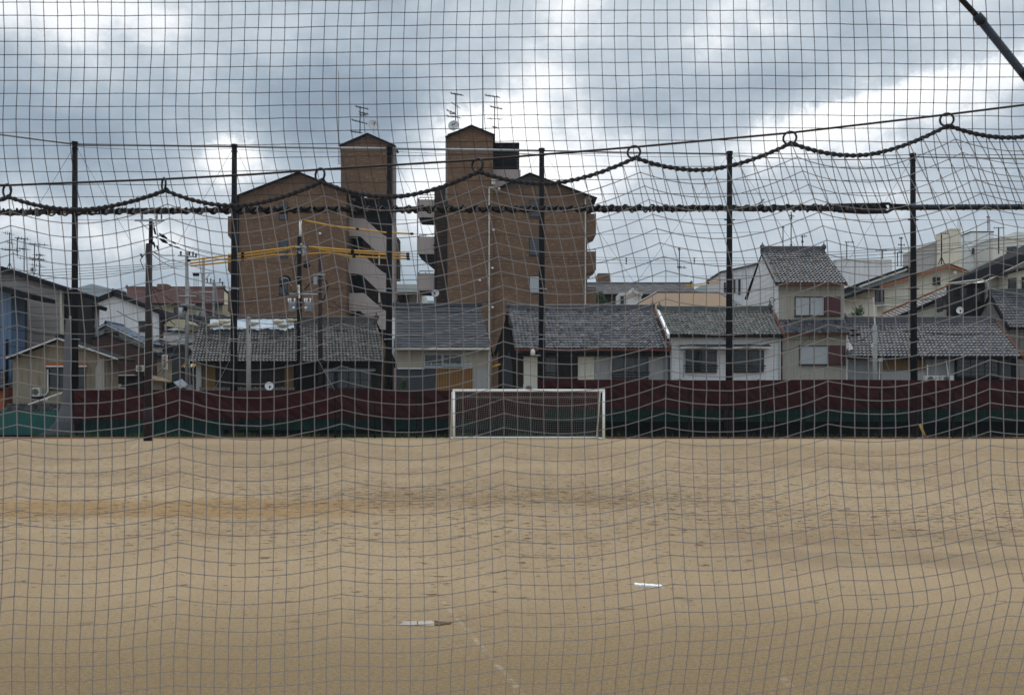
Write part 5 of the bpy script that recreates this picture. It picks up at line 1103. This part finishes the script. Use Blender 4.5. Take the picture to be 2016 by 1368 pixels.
window(o, 1678, 576, 1697, 603, 79.95, m_frameblk, 2, False); window(o, 1706, 572, 1719, 601, 79.95, m_frameblk, 1, False); MB().pb(1702, 603, 1722, 621, 79.4, .4).build('balcony', m_frame, o)
o = thing('house', (XX(1840, 73), 73, 0), 'cream house with orange-edged gable and small square window behind the rightmost net pole', 'house')
MB().pp([(1727, 900), (1727, 568), (1869, 526), (1903, 537), (1903, 900)], 73, 7).build('wall', m_cream, o)
m_ = MB(); p, q, s = W(1712, 567, 72.5), W(1869, 518, 72.5), W(1908, 533, 72.5); D_ = Vector((0, 8, 0)); m_.slab(p, p + D_, q + D_, q, .14); m_.slab(q, q + D_, s + D_, s, .14); m_.build('roof', m_roofdark, o)
MB().pp([(1731, 563), (1869, 521), (1869, 526), (1734, 567)], 72.42, .1).build('bargeboard', m_orange, o); MB().pp([(1869, 521), (1907, 535), (1907, 538.5), (1869, 526)], 72.40, .1).build('bargeboard', m_orange, o)
window(o, 1838, 545.5, 1851.5, 559.5, 72.95, m_frame, 1, False); window(o, 1723, 571, 1741, 598, 72.95, m_frame, 2, False); MB().pb(1725, 599, 1748, 603, 72.5, .5).build('balcony', m_offwhite, o)
tile_slope(W(1735, 622, 70), W(1752, 628, 69.2), W(1889, 570, 69.2), W(1876, 562, 70.2), 'flat', 'lean_to_roof', m_tile, o, .3, .25, seed=3, contrast=.3)
m_ = MB(); m_.slab(W(1735, 623, 70), W(1752, 629, 69.2), W(1889, 571, 69.2), W(1876, 563, 70.2), .2); m_.build('lean_to_deck', m_dark, o); MB().pp([(1738, 615), (1878, 556), (1878, 559), (1740, 619)], 70.4, .08).build('lean_to_edge', m_orange, o)
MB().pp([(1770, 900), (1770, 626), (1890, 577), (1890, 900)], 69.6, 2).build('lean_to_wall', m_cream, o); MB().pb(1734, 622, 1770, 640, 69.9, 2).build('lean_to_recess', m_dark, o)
MB().ball(W(1880, 537, 72.6), .16, 8, 6).build('wall_lamp', m_offwhite, o, True)
o = thing('house', (XX(1960, 68), 68, 0), 'house with great black sheet roof rising to the right edge and dark railed balcony', 'house')
m_ = MB(); a, b_, c, d = W(1860, 556, 66), W(1935, 549, 65.5), W(2100, 455, 70), W(2040, 472, 71); m_.slab(W(1861, 558, 66.5), W(1940, 549, 66), W(2140, 450, 66), W(2120, 432, 70), .12); m_.build('roof', m_roofdark, o)
m_ = MB(); m_.tube([W(1861, 559, 66.4), W(1932, 550, 66), W(1945, 556, 66), W(1947, 620, 66.2)], .05, 6); m_.build('gutter', m_offwhite, o)
MB().pp([(1947, 900), (1947, 552), (2150, 455), (2150, 900)], 66.6, 3).build('wall', m_cream, o); MB().pp([(1876, 900), (1876, 560), (1947, 556), (1947, 900)], 67.2, 1).build('balcony_wall', m_darkwood, o)
window(o, 1890, 566, 1905, 590, 67.15, m_frameblk, 1, False); window(o, 1917, 566, 1932, 592, 67.15, m_frameblk, 1, False)
m_ = MB()
for x in list(range(1857, 1872, 3)) + list(range(1872, 1924, 4)): m_.pb(x, 585, x + 1.3, 606, 66.2, .05)
m_.pb(1855, 583, 1924, 585, 66.2, .06); m_.pb(1855, 606, 1924, 608.5, 66.2, .5); m_.build('balcony_railing', m_frameblk, o)
MB().pb(1854, 585, 1857, 613, 66.2, .8).build('balcony_corner', m_frameblk, o)
o = thing('house', (XX(2000, 65), 65, 0), 'little cream gable with brown window tucked under the black sheet roof at the right edge', 'house')
MB().pp([(1984, 900), (1984, 540), (2080, 515), (2080, 900)], 65.2, 1.3).build('wall', m_cream, o); m_ = MB(); p, q = W(1975, 538, 64.8), W(2085, 508, 64.8); m_.slab(p, p + Vector((0, 1.9, .1)), q + Vector((0, 1.9, .1)), q, .13); m_.build('roof', m_roofdark, o); window(o, 1986, 547, 2002, 570, 65.15, m_frame, 1, False); window(o, 2013, 545, 2040, 570, 65.15, m_frameblk, 2, False)
# middle background
o, Yw = side_house('house', 'long grey tiled roof beyond the tan hip roof, right of the right brick block', 'house', (1160, 1372, 579), (1150, 1361, 559), 100, 105, (1165, 1366), m_darkwood, m_tile, .5, 'flat', .4, .35, seed=21, contrast=.2, ridge_h=.15)
block('chimney_tower', 'square brick chimney block rising behind the long grey roof', 'chimney', 1177, 538, 1201, 112, 2.2, m_brick)
o, Yw = front_house('house', 'little white gabled dormer house in front of the long grey roof', 'house', (1246, 571), (1231, 578), (1266, 578), (1232, 1263), 90, 4, m_whiteside, m_white, .3, m_white, .2)
MB().pb(1219, 577, 1232, 620, 90.6, 3).build('side_wing', m_whiteside, o); window(o, 1222, 583, 1228, 603, 90.55, m_frameblk, 1, False); MB().pb(1236, 589, 1247, 602, Yw - .04, .05).build('panel', m_white, o)
o = thing('house', (XX(1350, 74), 74, 0), 'wide tan hip roof with dark ridge edges behind the white boarded house', 'house')
A, B, C_, D_ = W(1228, 613, 74), W(1480, 613, 74), W(1416, 576.5, 80), W(1292, 576.5, 80); m_ = MB(); m_.slab(A, B, C_, D_, .15); A2, B2 = W(1250, 612, 88), W(1460, 612, 88); m_.slab(D_, C_, B2, A2, .15); m_.add([A, D_, A2, B, C_, B2], [(0, 1, 2), (3, 5, 4)]); m_.build('roof', m_rooftan, o)
m_ = MB(); m_.tube([A, D_], .10, 5); m_.tube([D_, C_], .08, 5); m_.tube([C_, B], .08, 5); m_.build('ridge', m_frame, o); MB().box(A.x + .6, B.x - .6, 74.6, 85, 0, A.z - .15).build('wall', m_cream, o)
o = thing('building', (XX(1450, 85), 85, 0), 'grey-blue metal building with a slanted top and narrow windows behind the net pole', 'building')
MB().pp([(1420, 900), (1420, 534), (1490, 519), (1490, 900)], 85, 6).build('wall', m_corrw, o); m_ = MB(); p, q = W(1418, 534, 84.8), W(1492, 518, 84.8); m_.slab(p, p + Vector((0, 6.4, 0)), q + Vector((0, 6.4, 0)), q, .12); m_.build('roof', m_charcoal, o)
for a in ((1426, 556, 1429, 576), (1444, 550, 1448, 576), (1454, 549, 1458, 580)): window(o, *a, 84.95, m_frameblk, 1, False, sill=False)
o = block('building', 'low white building with a dark green roof seen between the two brick blocks', 'building', 781, 573, 830, 90, 6, m_whiteplain); m_ = MB(); a, b_, c, d = W(776, 575, 89.4), W(838, 575, 89.4), W(838, 559.5, 94), W(776, 559.5, 94); m_.slab(a, b_, c, d, .1); m_.build('roof', m_green, o); window(o, 784, 581, 804, 604, 89.95, m_frame, 2, True); MB().pb(779, 577.5, 810, 579.5, 89.2, .7).build('hood', m_offwhite, o)
# shrubs and trees behind
def tree(px, yt, yb, Y, wpx, label, name='tree', n=1400, leaf=.16, cat='tree'):
    o = thing(name, (XX(px, Y), Y, 0), label, cat); top, bot = ZZ(yt, Y), ZZ(yb, Y); cx = XX(px, Y); w2 = wpx * Y / F / 2; m_ = MB()
    m_.tube([(cx, Y, 0), (cx + .05, Y, bot + (top - bot) * .5), (cx, Y, top - .2)], .12, 7, r1=.03)
    for k in range(7): a = k * 2.4; z = bot + (top - bot) * (.15 + .1 * k); m_.tube([(cx, Y, z), (cx + math.cos(a) * w2 * .7, Y + math.sin(a) * w2 * .7, z + .5)], .04, 5, r1=.012)
    m_.build('trunk', m_bark, o); m_ = MB(); cl = [(rnd.uniform(-1, 1), rnd.uniform(-1, 1), rnd.uniform(0, 1)) for _ in range(16)]
    for i in range(n):
        c = cl[i % 16]; p = Vector((cx + (c[0] * .65 + rnd.gauss(0, .2)) * w2 * (1.1 - .5 * c[2]), Y + (c[1] * .65 + rnd.gauss(0, .2)) * w2, bot + (top - bot) * min(1.02, max(0, c[2] * .85 + .08 + rnd.gauss(0, .08)))))
        a = Vector((rnd.gauss(0, 1), rnd.gauss(0, 1), rnd.gauss(0, 1))).normalized(); b_ = a.orthogonal().normalized(); s = leaf * rnd.uniform(.5, 1.1); m_.add([p - a * s, p + b_ * s * .5, p + a * s, p - b_ * s * .5], [(0, 1, 2, 3)])
    m_.build('crown', m_leaf, o)
tree(1182, 574, 612, 94, 30, 'dark green bushy tree between the right brick block and the long grey roof')
tree(1687, 600, 640, 63, 32, 'sparse leaning pine shrub right of the two-storey greige house', 'shrub', 380, .10, 'shrub')
tree(796, 745, 800, 57, 20, 'small dark shrub at the foot of the slate-roofed house', 'shrub', 300, .08, 'shrub')
# ------------------------------------------------------------------ utility poles
o = thing('utility_pole', (XX(291, 47), 47, 0), 'thick dark brown utility pole standing in front of the tarpaulin at the left', 'utility pole')
MB().tube([(XX(291.5, 47), 47, 0), W(293.5, 480, 47)], .185, 14, r1=.145).build('pole', m_brownpole, o, True)
MB().tube([W(297, 482, 47.15), W(297, 431, 47.15)], .10, 12, r1=.085).build('pole_extension', m_black, o, True)
MB().tube([(XX(291.3, 47), 47, 0), W(291.8, 800, 47)], .205, 14).build('pad', m_maroonpad, o, True)
m_ = MB(); m_.box(XX(267, 47), XX(325, 47), 46.85, 46.95, ZZ(436.5, 47), ZZ(433.5, 47)); m_.tube([W(275, 436, 46.9), W(293, 452, 46.95)], .02, 5); m_.tube([W(320, 436, 46.9), W(300, 447, 46.95)], .02, 5); m_.build('crossarm', m_galv, o)
for x in (280, 309, 318):
    b_ = MB(); b_.tube([W(x, 434, 46.9), W(x, 422, 46.9)], .022, 6); 
    for q in (424, 427, 430): b_.torus(W(x, q, 46.9), (0, 0, 1), .035, .018, 10, 5)
    b_.build('insulator', m_black, o)
m_ = MB()
for (pts) in (((302, 438), (304, 452), (307, 462)), ((295, 466), (306, 467), (309, 470)), ((303, 476), (304, 490)), ((309, 484), (313, 495)), ((300, 495), (318, 503), (344, 503)), ((287, 498), (276, 512), (283, 530))): m_.tube([W(x, y, 46.8) for x, y in pts], .02, 5)
m_.build('cable_drop', m_black, o)
for q in ((303, 449, 306, 461), (302, 477, 305, 486), (309, 484, 312, 492), (277, 500, 280, 506)): MB().tube([W(q[0], q[1], 46.75), W(q[2], q[3], 46.75)], .05, 6).build('fuse', m_black, o)
for y in (500, 524, 556, 640): m_ = MB(); m_.torus(W(292.5, y, 47), (0, 0, 1), .16, .014, 14, 5); m_.build('band', m_galv, o)
for k, (x0, y0, x1, y1, r_) in enumerate(((314, 461, 328, 470, .10), (315, 471, 330, 479, .11), (339, 477, 345, 480, .055), (333, 481, 340, 484, .055), (342, 485, 354, 489, .05))):
    MB().tube([W(x0, y0, 50), W((x0 + x1) / 2, (y0 + y1) / 2, 50), W(x1, y1, 50)], [.03, r_, .04], 7)
cable = thing('cable_joint', W(330, 470, 50), 'black cable sleeves hanging on the span between the brown pole and the thin grey pole', 'cable joint')
for k, (x0, y0, x1, y1, r_) in enumerate(((313, 460, 329, 470, .09), (314, 470, 330, 479, .10), (339, 476, 346, 480, .05), (332, 481, 340, 485, .05), (342, 485, 354, 489, .045))):
    MB().tube([W(x0, y0, 50), W((x0 + x1) / 2, (y0 + y1) / 2, 50), W(x1, y1, 50)], [.03, r_, .035], 7).build('sleeve', m_black, cable)
def upole(px, yt, Y, r0, r1, mat, label, arms=(), ins=(), smooth=True):
    o = thing('utility_pole', (XX(px, Y), Y, 0), label, 'utility pole'); MB().tube([(XX(px, Y), Y, 0), W(px, yt, Y)], r0, 12, r1=r1).build('pole', mat, o, True)
    for (y, a, b_, t) in arms: MB().tube([W(a, y, Y - r0), W(b_, y + t, Y - r0)], .045, 5).build('crossarm', m_galv, o)
    for (x, y) in ins: m_ = MB(); m_.tube([W(x, y, Y - r0), W(x, y - 6, Y - r0)], .05, 6); m_.ball(W(x, y - 6, Y - r0), .075, 6, 5); m_.build('insulator', m_black, o)
    return o
o = upole(368, 496, 61, .12, .10, m_conc, 'thin grey utility pole with a drum transformer over the lane', [(503, 350, 386, 3), (583, 352, 386, 0), (600, 354, 384, 0)], [(356, 503), (373, 503), (380, 504), (386, 507)])
MB().tube([W(357, 627, 60.8), W(357, 606, 60.8)], .17, 12).build('transformer_drum', m_galv, o, True); MB().pb(361, 603, 366, 611, 60.6, .3).build('switch_box', m_black, o)
MB().pb(365, 757, 379, 771, 60.5, .4).build('meter_box', m_conc, o); MB().tube([W(374, 700, 60.7), W(374, 757, 60.7)], .04, 6).build('conduit', m_galv, o)
o = upole(400.5, 507, 75, .12, .10, m_conc, 'second thin grey utility pole, with three fuses on its arm, over the lane', [(537.5, 378, 422, 0), (575, 380, 420, 0)], [])
m_ = MB()
for x in (382, 386, 390): m_.ball(W(x, 541, 74.7), .10, 6, 5, (1, 1, 1.3)); m_.tube([W(x, 545, 74.7), W(x, 590, 74.7)], .02, 4)
m_.build('fuse', m_black, o); MB().tube([W(403, 552, 74.9), W(413, 539, 74.9)], .03, 5).build('arm_brace', m_galv, o); MB().pb(387, 612, 393, 622, 74.4, .4).build('switch_box', m_galv, o)
o = upole(421, 551, 85, .13, .10, m_conc, 'third and farthest thin grey utility pole before the left brick block', [(557, 405, 442, 0), (592, 405, 438, 0)], [(408, 556), (415, 556), (433, 556), (438, 562)])
o = upole(489.5, 627, 54.6, .14, .115, m_conc, 'short pale concrete post before the weathered roof, yellow-black band at its foot')
m_ = MB(); m_.box(XX(488.8, 54.3), XX(490.2, 54.3), 54.46, 54.48, ZZ(655, 54.3), ZZ(640, 54.3)); m_.build('bolt_slot', m_dark, o)
for k in range(3): MB().pb(485 + 3.2 * k, 826, 487.4 + 3.2 * k, 846, 54.35, .05).build('warning_stripe', m_yellow if k != 1 else m_black, o)
MB().ball(W(489.5, 628, 54.6), .13, 8, 6).build('cap', m_conc, o)
o = upole(1722.5, 640, 54.6, .135, .115, m_conc, 'pale concrete post before the long right-hand tiled roof, yellow-black band at its foot')
MB().tube([W(1722.5, 640, 54.6), W(1719.5, 586, 54.6)], .045, 8).build('mast', m_offwhite, o)
for k in range(3): MB().pb(1718 + 3.6 * k, 819, 1720.6 + 3.6 * k, 838, 54.35, .05).build('warning_stripe', m_yellow if k != 1 else m_black, o)
MB().ball(W(1717.5, 681, 54.4), .10, 8, 6, (.8, .8, 1.4)).build('lamp', m_offwhite, o, True); MB().tube([W(1712, 710, 54.4), W(1733, 710, 54.4), W(1735, 706, 54.4)], .025, 5).build('lamp_arm', m_galv, o); MB().pb(1732, 705, 1738, 711, 54.2, .2).build('floodlight', m_offwhite, o)
# main distribution pole
YM = 55.2
o = upole(589.5, 466, YM, .155, .115, m_pole, 'tall dark distribution pole with two ribbed transformers and yellow cable guards', [(578.5, 569, 625, 1), (487, 582, 604, 0)], [])
MB().tube([W(591, 468, YM), W(591.5, 433, YM)], .07, 10).build('top_pipe', m_white, o, True)
for (x0, x1) in ((566, 582), (598, 613)):
    m_ = MB(); m_.pb(x0 + 2, 594, x1 - 1, 613, YM - .5, .45)
    for k in range(7): xx = x0 + 2.5 + k * (x1 - x0 - 4) / 6; m_.pb(xx - .3, 597, xx + .3, 612.5, YM - .56, .07)
    t = m_.build('transformer', m_galv, o); m_ = MB()
    for xx in (x0 + 2, x0 + 6, x1 - 2): m_.tube([W(xx, 594, YM - .3), W(xx, 589, YM - .3)], .04, 6); m_.ball(W(xx, 589, YM - .3), .06, 6, 5)
    m_.build('bushing', m_white, t)
    m_ = MB(); m_.ball(W(x1 - 4 if x0 < 580 else x0 + 4, 606, YM - .55), .08, 7, 5); m_.build('gauge', m_white, t)
MB().tube([W(588, 561, YM - .2), W(589, 587, YM - .2)], .06, 8).build('white_conduit', m_white, o); 
m_ = MB()
for (x, y) in ((588, 487), (593, 482), (598, 487), (601, 497), (590, 498), (597, 503)): m_.ball(W(x, y, YM - .2), .08, 7, 5)
m_.tube([W(597, 490, YM - .25), W(598, 503, YM - .25)], .06, 7); m_.build('insulator', m_galv, o)
m_ = MB(); m_.tube([W(598, 522, YM - .25), W(604, 517, YM - .25), W(609, 515, YM - .25)], [.09, .12, .05], 8); m_.tube([W(598, 523, YM - .25), W(605, 525, YM - .25), W(611, 522, YM - .25)], [.09, .11, .05], 8); m_.build('cable_end', m_black, o)
m_ = MB()
for k in range(3):
    c = (562 + k * 1.5, 556 + k * 1.2); rx, ry = 11 - k * 1.6, 13 - k * 2; m_.tube([W(c[0] + rx * math.cos(a), c[1] + ry * math.sin(a) * (1 if k < 2 else .8), YM - .3 - .04 * k) for a in [math.pi * (1.05 - .1 * j) + math.pi for j in range(0, 14)]], .035, 6)
m_.tube([W(x, y, YM - .3) for x, y in ((553, 556), (555, 565), (562, 575), (572, 582), (588, 578))], .03, 6); m_.tube([W(x, y, YM - .3) for x, y in ((575, 560), (572, 570), (580, 575), (588, 566))], .02, 5)
m_.tube([W(x, y, YM - .3) for x, y in ((585, 500), (576, 530), (579, 550), (586, 560))], .015, 5); m_.build('cable_loop', m_black, o)
MB().tube([W(x, y, YM - .38) for x, y in ((553, 551), (558, 547), (565, 548), (570, 554), (574, 563))], .03, 6).build('cable_loop', m_galv, o)
m_ = MB()
for y in (546, 596, 670): m_.torus(W(589.5, y, YM), (0, 0, 1), .15, .02, 14, 5)
m_.build('band', m_galv, o)
o = upole(630.5, 500, YM, .14, .10, m_brownpole, 'dark red-brown utility pole right of the transformer pole, with a cable loop', [(541, 616, 640, 0)], [])
MB().tube([W(x, y, YM - .2) for x, y in ((634, 551), (642, 553), (646, 562), (643, 574), (638, 588), (633, 592))], .035, 6).build('cable_loop', m_black, o); MB().tube([W(x, y, YM - .2) for x, y in ((628, 552), (612, 556), (606, 563), (600, 570))], .03, 6).build('cable_loop', m_black, o)
MB().tube([W(621, 545, YM - .3), W(621, 560, YM - .3)], .11, 9).build('switch_drum', m_galv, o); m_ = MB()
for y in (549, 575, 593): m_.torus(W(630.5, y, YM), (0, 0, 1), .125, .018, 12, 5)
m_.build('band', m_galv, o)
# yellow insulating guards on the wires
def guard(pts, Y, label, bands=(), group='yellow cable guards', r=.045):
    o = thing('cable_guard', W(*pts[0], Y), label, 'cable guard', group); MB().tube([W(x, y, Y) for x, y in pts], r, 8).build('guard_tube', m_yellow, o, True)
    for (x, y) in bands: MB().tube([W(x - 3, y - .1, Y), W(x + 3, y + .1, Y)], r * 1.5, 8).build('clip', m_black, o)
guard([(371.6, 513), (445, 503.5), (533, 492), (585.6, 485.5)], 55.1, 'uppermost of the three yellow cable guards left of the transformer pole', [(478, 499), (372, 513)])
guard([(373, 519), (445, 509.6), (536.5, 496.5), (585.6, 487)], 55.2, 'middle one of the three yellow cable guards left of the transformer pole', [(478, 505)])
guard([(375, 523.7), (445, 516.7), (536.5, 502), (586, 501)], 55.3, 'lowest of the three yellow cable guards left of the transformer pole', [(478, 512)])
guard([(588, 485.5), (606, 486), (644.5, 489), (693, 493), (804, 500)], 55.1, 'uppermost of the three yellow cable guards right of the transformer pole', [(694, 493.5), (803, 500), (605, 486.5)])
guard([(606, 487), (646, 493.7), (693, 497), (805, 505)], 55.2, 'middle one of the three yellow cable guards right of the transformer pole', [(694, 497.5), (803, 505)])
guard([(588, 501), (609, 500), (646, 497.5), (694, 505), (804, 510)], 55.3, 'lowest of the three yellow cable guards right of the transformer pole', [(697, 505.5), (804, 510)])
guard([(599.5, 433.7), (652.6, 445), (704, 451), (759, 458), (812, 460.5)], 55, 'single yellow cable guard high above the others, starting near the white pole top', [(704, 451), (811, 460.5)])
guard([(1347, 563), (1384, 558), (1419, 552.5)], 72, 'upper yellow cable guard over the tan hip roof', [(1393, 557)]); guard([(1353, 566), (1372, 563), (1419, 557)], 72, 'lower thin yellow cable guard over the tan hip roof', (), r=.03)
guard([(969, 722), (985, 717)], 58, 'short yellow guard between the slate-roofed house and the dark shed', ())
o = thing('wire_guard', (XX(1822, 52), 52, 0), 'yellow stay-wire guard leaning at the foot of the rightmost net pole', 'stay guard'); MB().tube([W(1822, 861, 52), W(1811, 836, 52)], .07, 8).build('guard_tube', m_yellow, o, True)
# overhead wires
G1 = 'overhead wires crossing on the left'; L1 = 'thin black overhead wire running past the leftmost net pole and brown utility pole'
for (x0, y0, x1, y1, sg) in ((-60, 543, 368, 517, 3), (-60, 550, 368, 521, 3), (-60, 555, 368, 524, 4), (-60, 536, 292, 520, 2)): wire(x0, y0, 60, x1, y1, 60, sg, L1, G1, .017)
for (x0, y0, x1, y1) in ((305, 460, 460, 505), (308, 468, 588, 522), (300, 495, 366, 512), (300, 500, 366, 530)): wire(x0, y0, 50, x1, y1, 58, 6, 'black overhead wire strung from the brown utility pole to the right', 'overhead wires right of the brown pole', .017)
for (x0, y0, x1, y1) in ((40, 650, 365, 655), (-20, 640, 365, 672), (150, 690, 365, 664), (230, 612, 365, 650), (-20, 672, 290, 700), (-20, 698, 365, 690), (296, 560, 400, 610), (310, 735, 366, 640), (297, 560, 345, 640)): wire(x0, y0, 55, x1, y1, 60.8, 9, 'black service wire sagging over the lane towards the thin grey pole', 'service wires over the lane', .02)
for (x0, y0, x1, y1) in ((370, 600, 585, 640), (372, 640, 585, 672), (372, 652, 750, 642), (372, 664, 590, 655), (372, 588, 560, 575), (630, 555, 690, 560), (400, 600, 589, 570)): wire(x0, y0, 56.5, x1, y1, 55.5, 8, 'black service wire in front of the weathered roof or left brick block', 'service wires before the left brick block', .018)
for (x0, y0, x1, y1) in ((632, 590, 990, 612), (590, 640, 985, 660), (640, 600, 755, 612), (655, 595, 757, 620), (590, 655, 757, 668), (985, 590, 660, 604)): wire(x0, y0, 55.5, x1, y1, 57.0, 8, 'black service wire slung across towards the slate-roofed house', 'service wires by the slate-roofed house', .018)
for (x0, y0, x1, y1) in ((805, 500, 1500, 508), (805, 505, 1500, 513), (805, 511, 1500, 519), (812, 461, 1500, 457), (700, 540, 1500, 543)): wire(x0, y0, 56, x1, y1, 60, 2, 'straight black overhead wire passing in front of the right brick block and the open sky', 'overhead wires before the right brick block', .014)
for (x0, y0, x1, y1) in ((1500, 508, 2100, 459), (1500, 513, 2100, 466), (1500, 519, 2100, 474), (1620, 497, 2100, 452), (1640, 526, 2100, 500), (1720, 588, 2100, 540), (1720, 594, 2100, 556), (1664, 585, 2100, 582), (1720, 600, 1880, 596)): wire(x0, y0, 60, x1, y1, 60, 5, 'black overhead wire rising to the right in front of the houses at the right', 'overhead wires at the right', .017)
for (x0, y0, x1, y1) in ((1320, 680, 1535, 665), (1320, 687, 1535, 672), (1540, 668, 1722, 640), (1540, 690, 1600, 655), (1722, 640, 1955, 655), (1722, 646, 2050, 650), (1722, 648, 1668, 672)): wire(x0, y0, 56.3, x1, y1, 56.3, 7, 'black service wire hung just below the eaves of the right-hand houses', 'service wires under the right-hand eaves', .02)
for (x0, y0, x1, y1) in ((489, 640, 420, 770), (589, 640, 660, 770), (1722, 650, 1760, 755), (1722, 650, 1690, 690), (1722, 660, 1850, 690)): wire(x0, y0, 54.5, x1, y1, 55, 0, 'thin grey stay wire slanting down from a post', 'stay wires of the posts', .012, 2, m_galv, name='stay_wire')
for (x, y) in ((1684, 650), (1684, 660)):
    o = MB(); o.tube([W(x - 10, y + .5, 56), W(x - 8, y, 56), W(x + 8, y - 1, 56), W(x + 10, y - .5, 56)], [.03, .075, .075, .03], 9); tag(o.build('cable_joint', m_black, smooth=True), ('upper' if y == 650 else 'lower') + ' of two black cable sleeves in front of the long right-hand tiled roof', 'cable joint')
for px in (1233, 1367):
    o = MB(); o.tube([W(px, 507, 58), W(px, 520, 58)], .018, 5); [o.ball(W(px, q, 58), .05, 6, 4) for q in (509, 514, 519)]; tag(o.build('wire_spacer', m_black), ('left' if px < 1300 else 'right') + ' of two small spacers on the overhead wires in the open sky', 'spacer')

# ------------------------------------------------------------------ humid air
hm = bpy.data.materials.new('humid_air'); hm.use_nodes = True; hn = hm.node_tree.nodes; hl = hm.node_tree.links
hn.remove(hn['Principled BSDF']); pv_ = hn.new('ShaderNodeVolumePrincipled'); pv_.inputs['Color'].default_value = (.75, .84, .95, 1); pv_.inputs['Density'].default_value = .00032; pv_.inputs['Anisotropy'].default_value = .2
hl.new(pv_.outputs[0], hn['Material Output'].inputs['Volume'])
hb = MB(); hb.box(-1700, 1700, -300, 1750, -1, 175); tag(hb.build('haze', hm), kind='stuff')
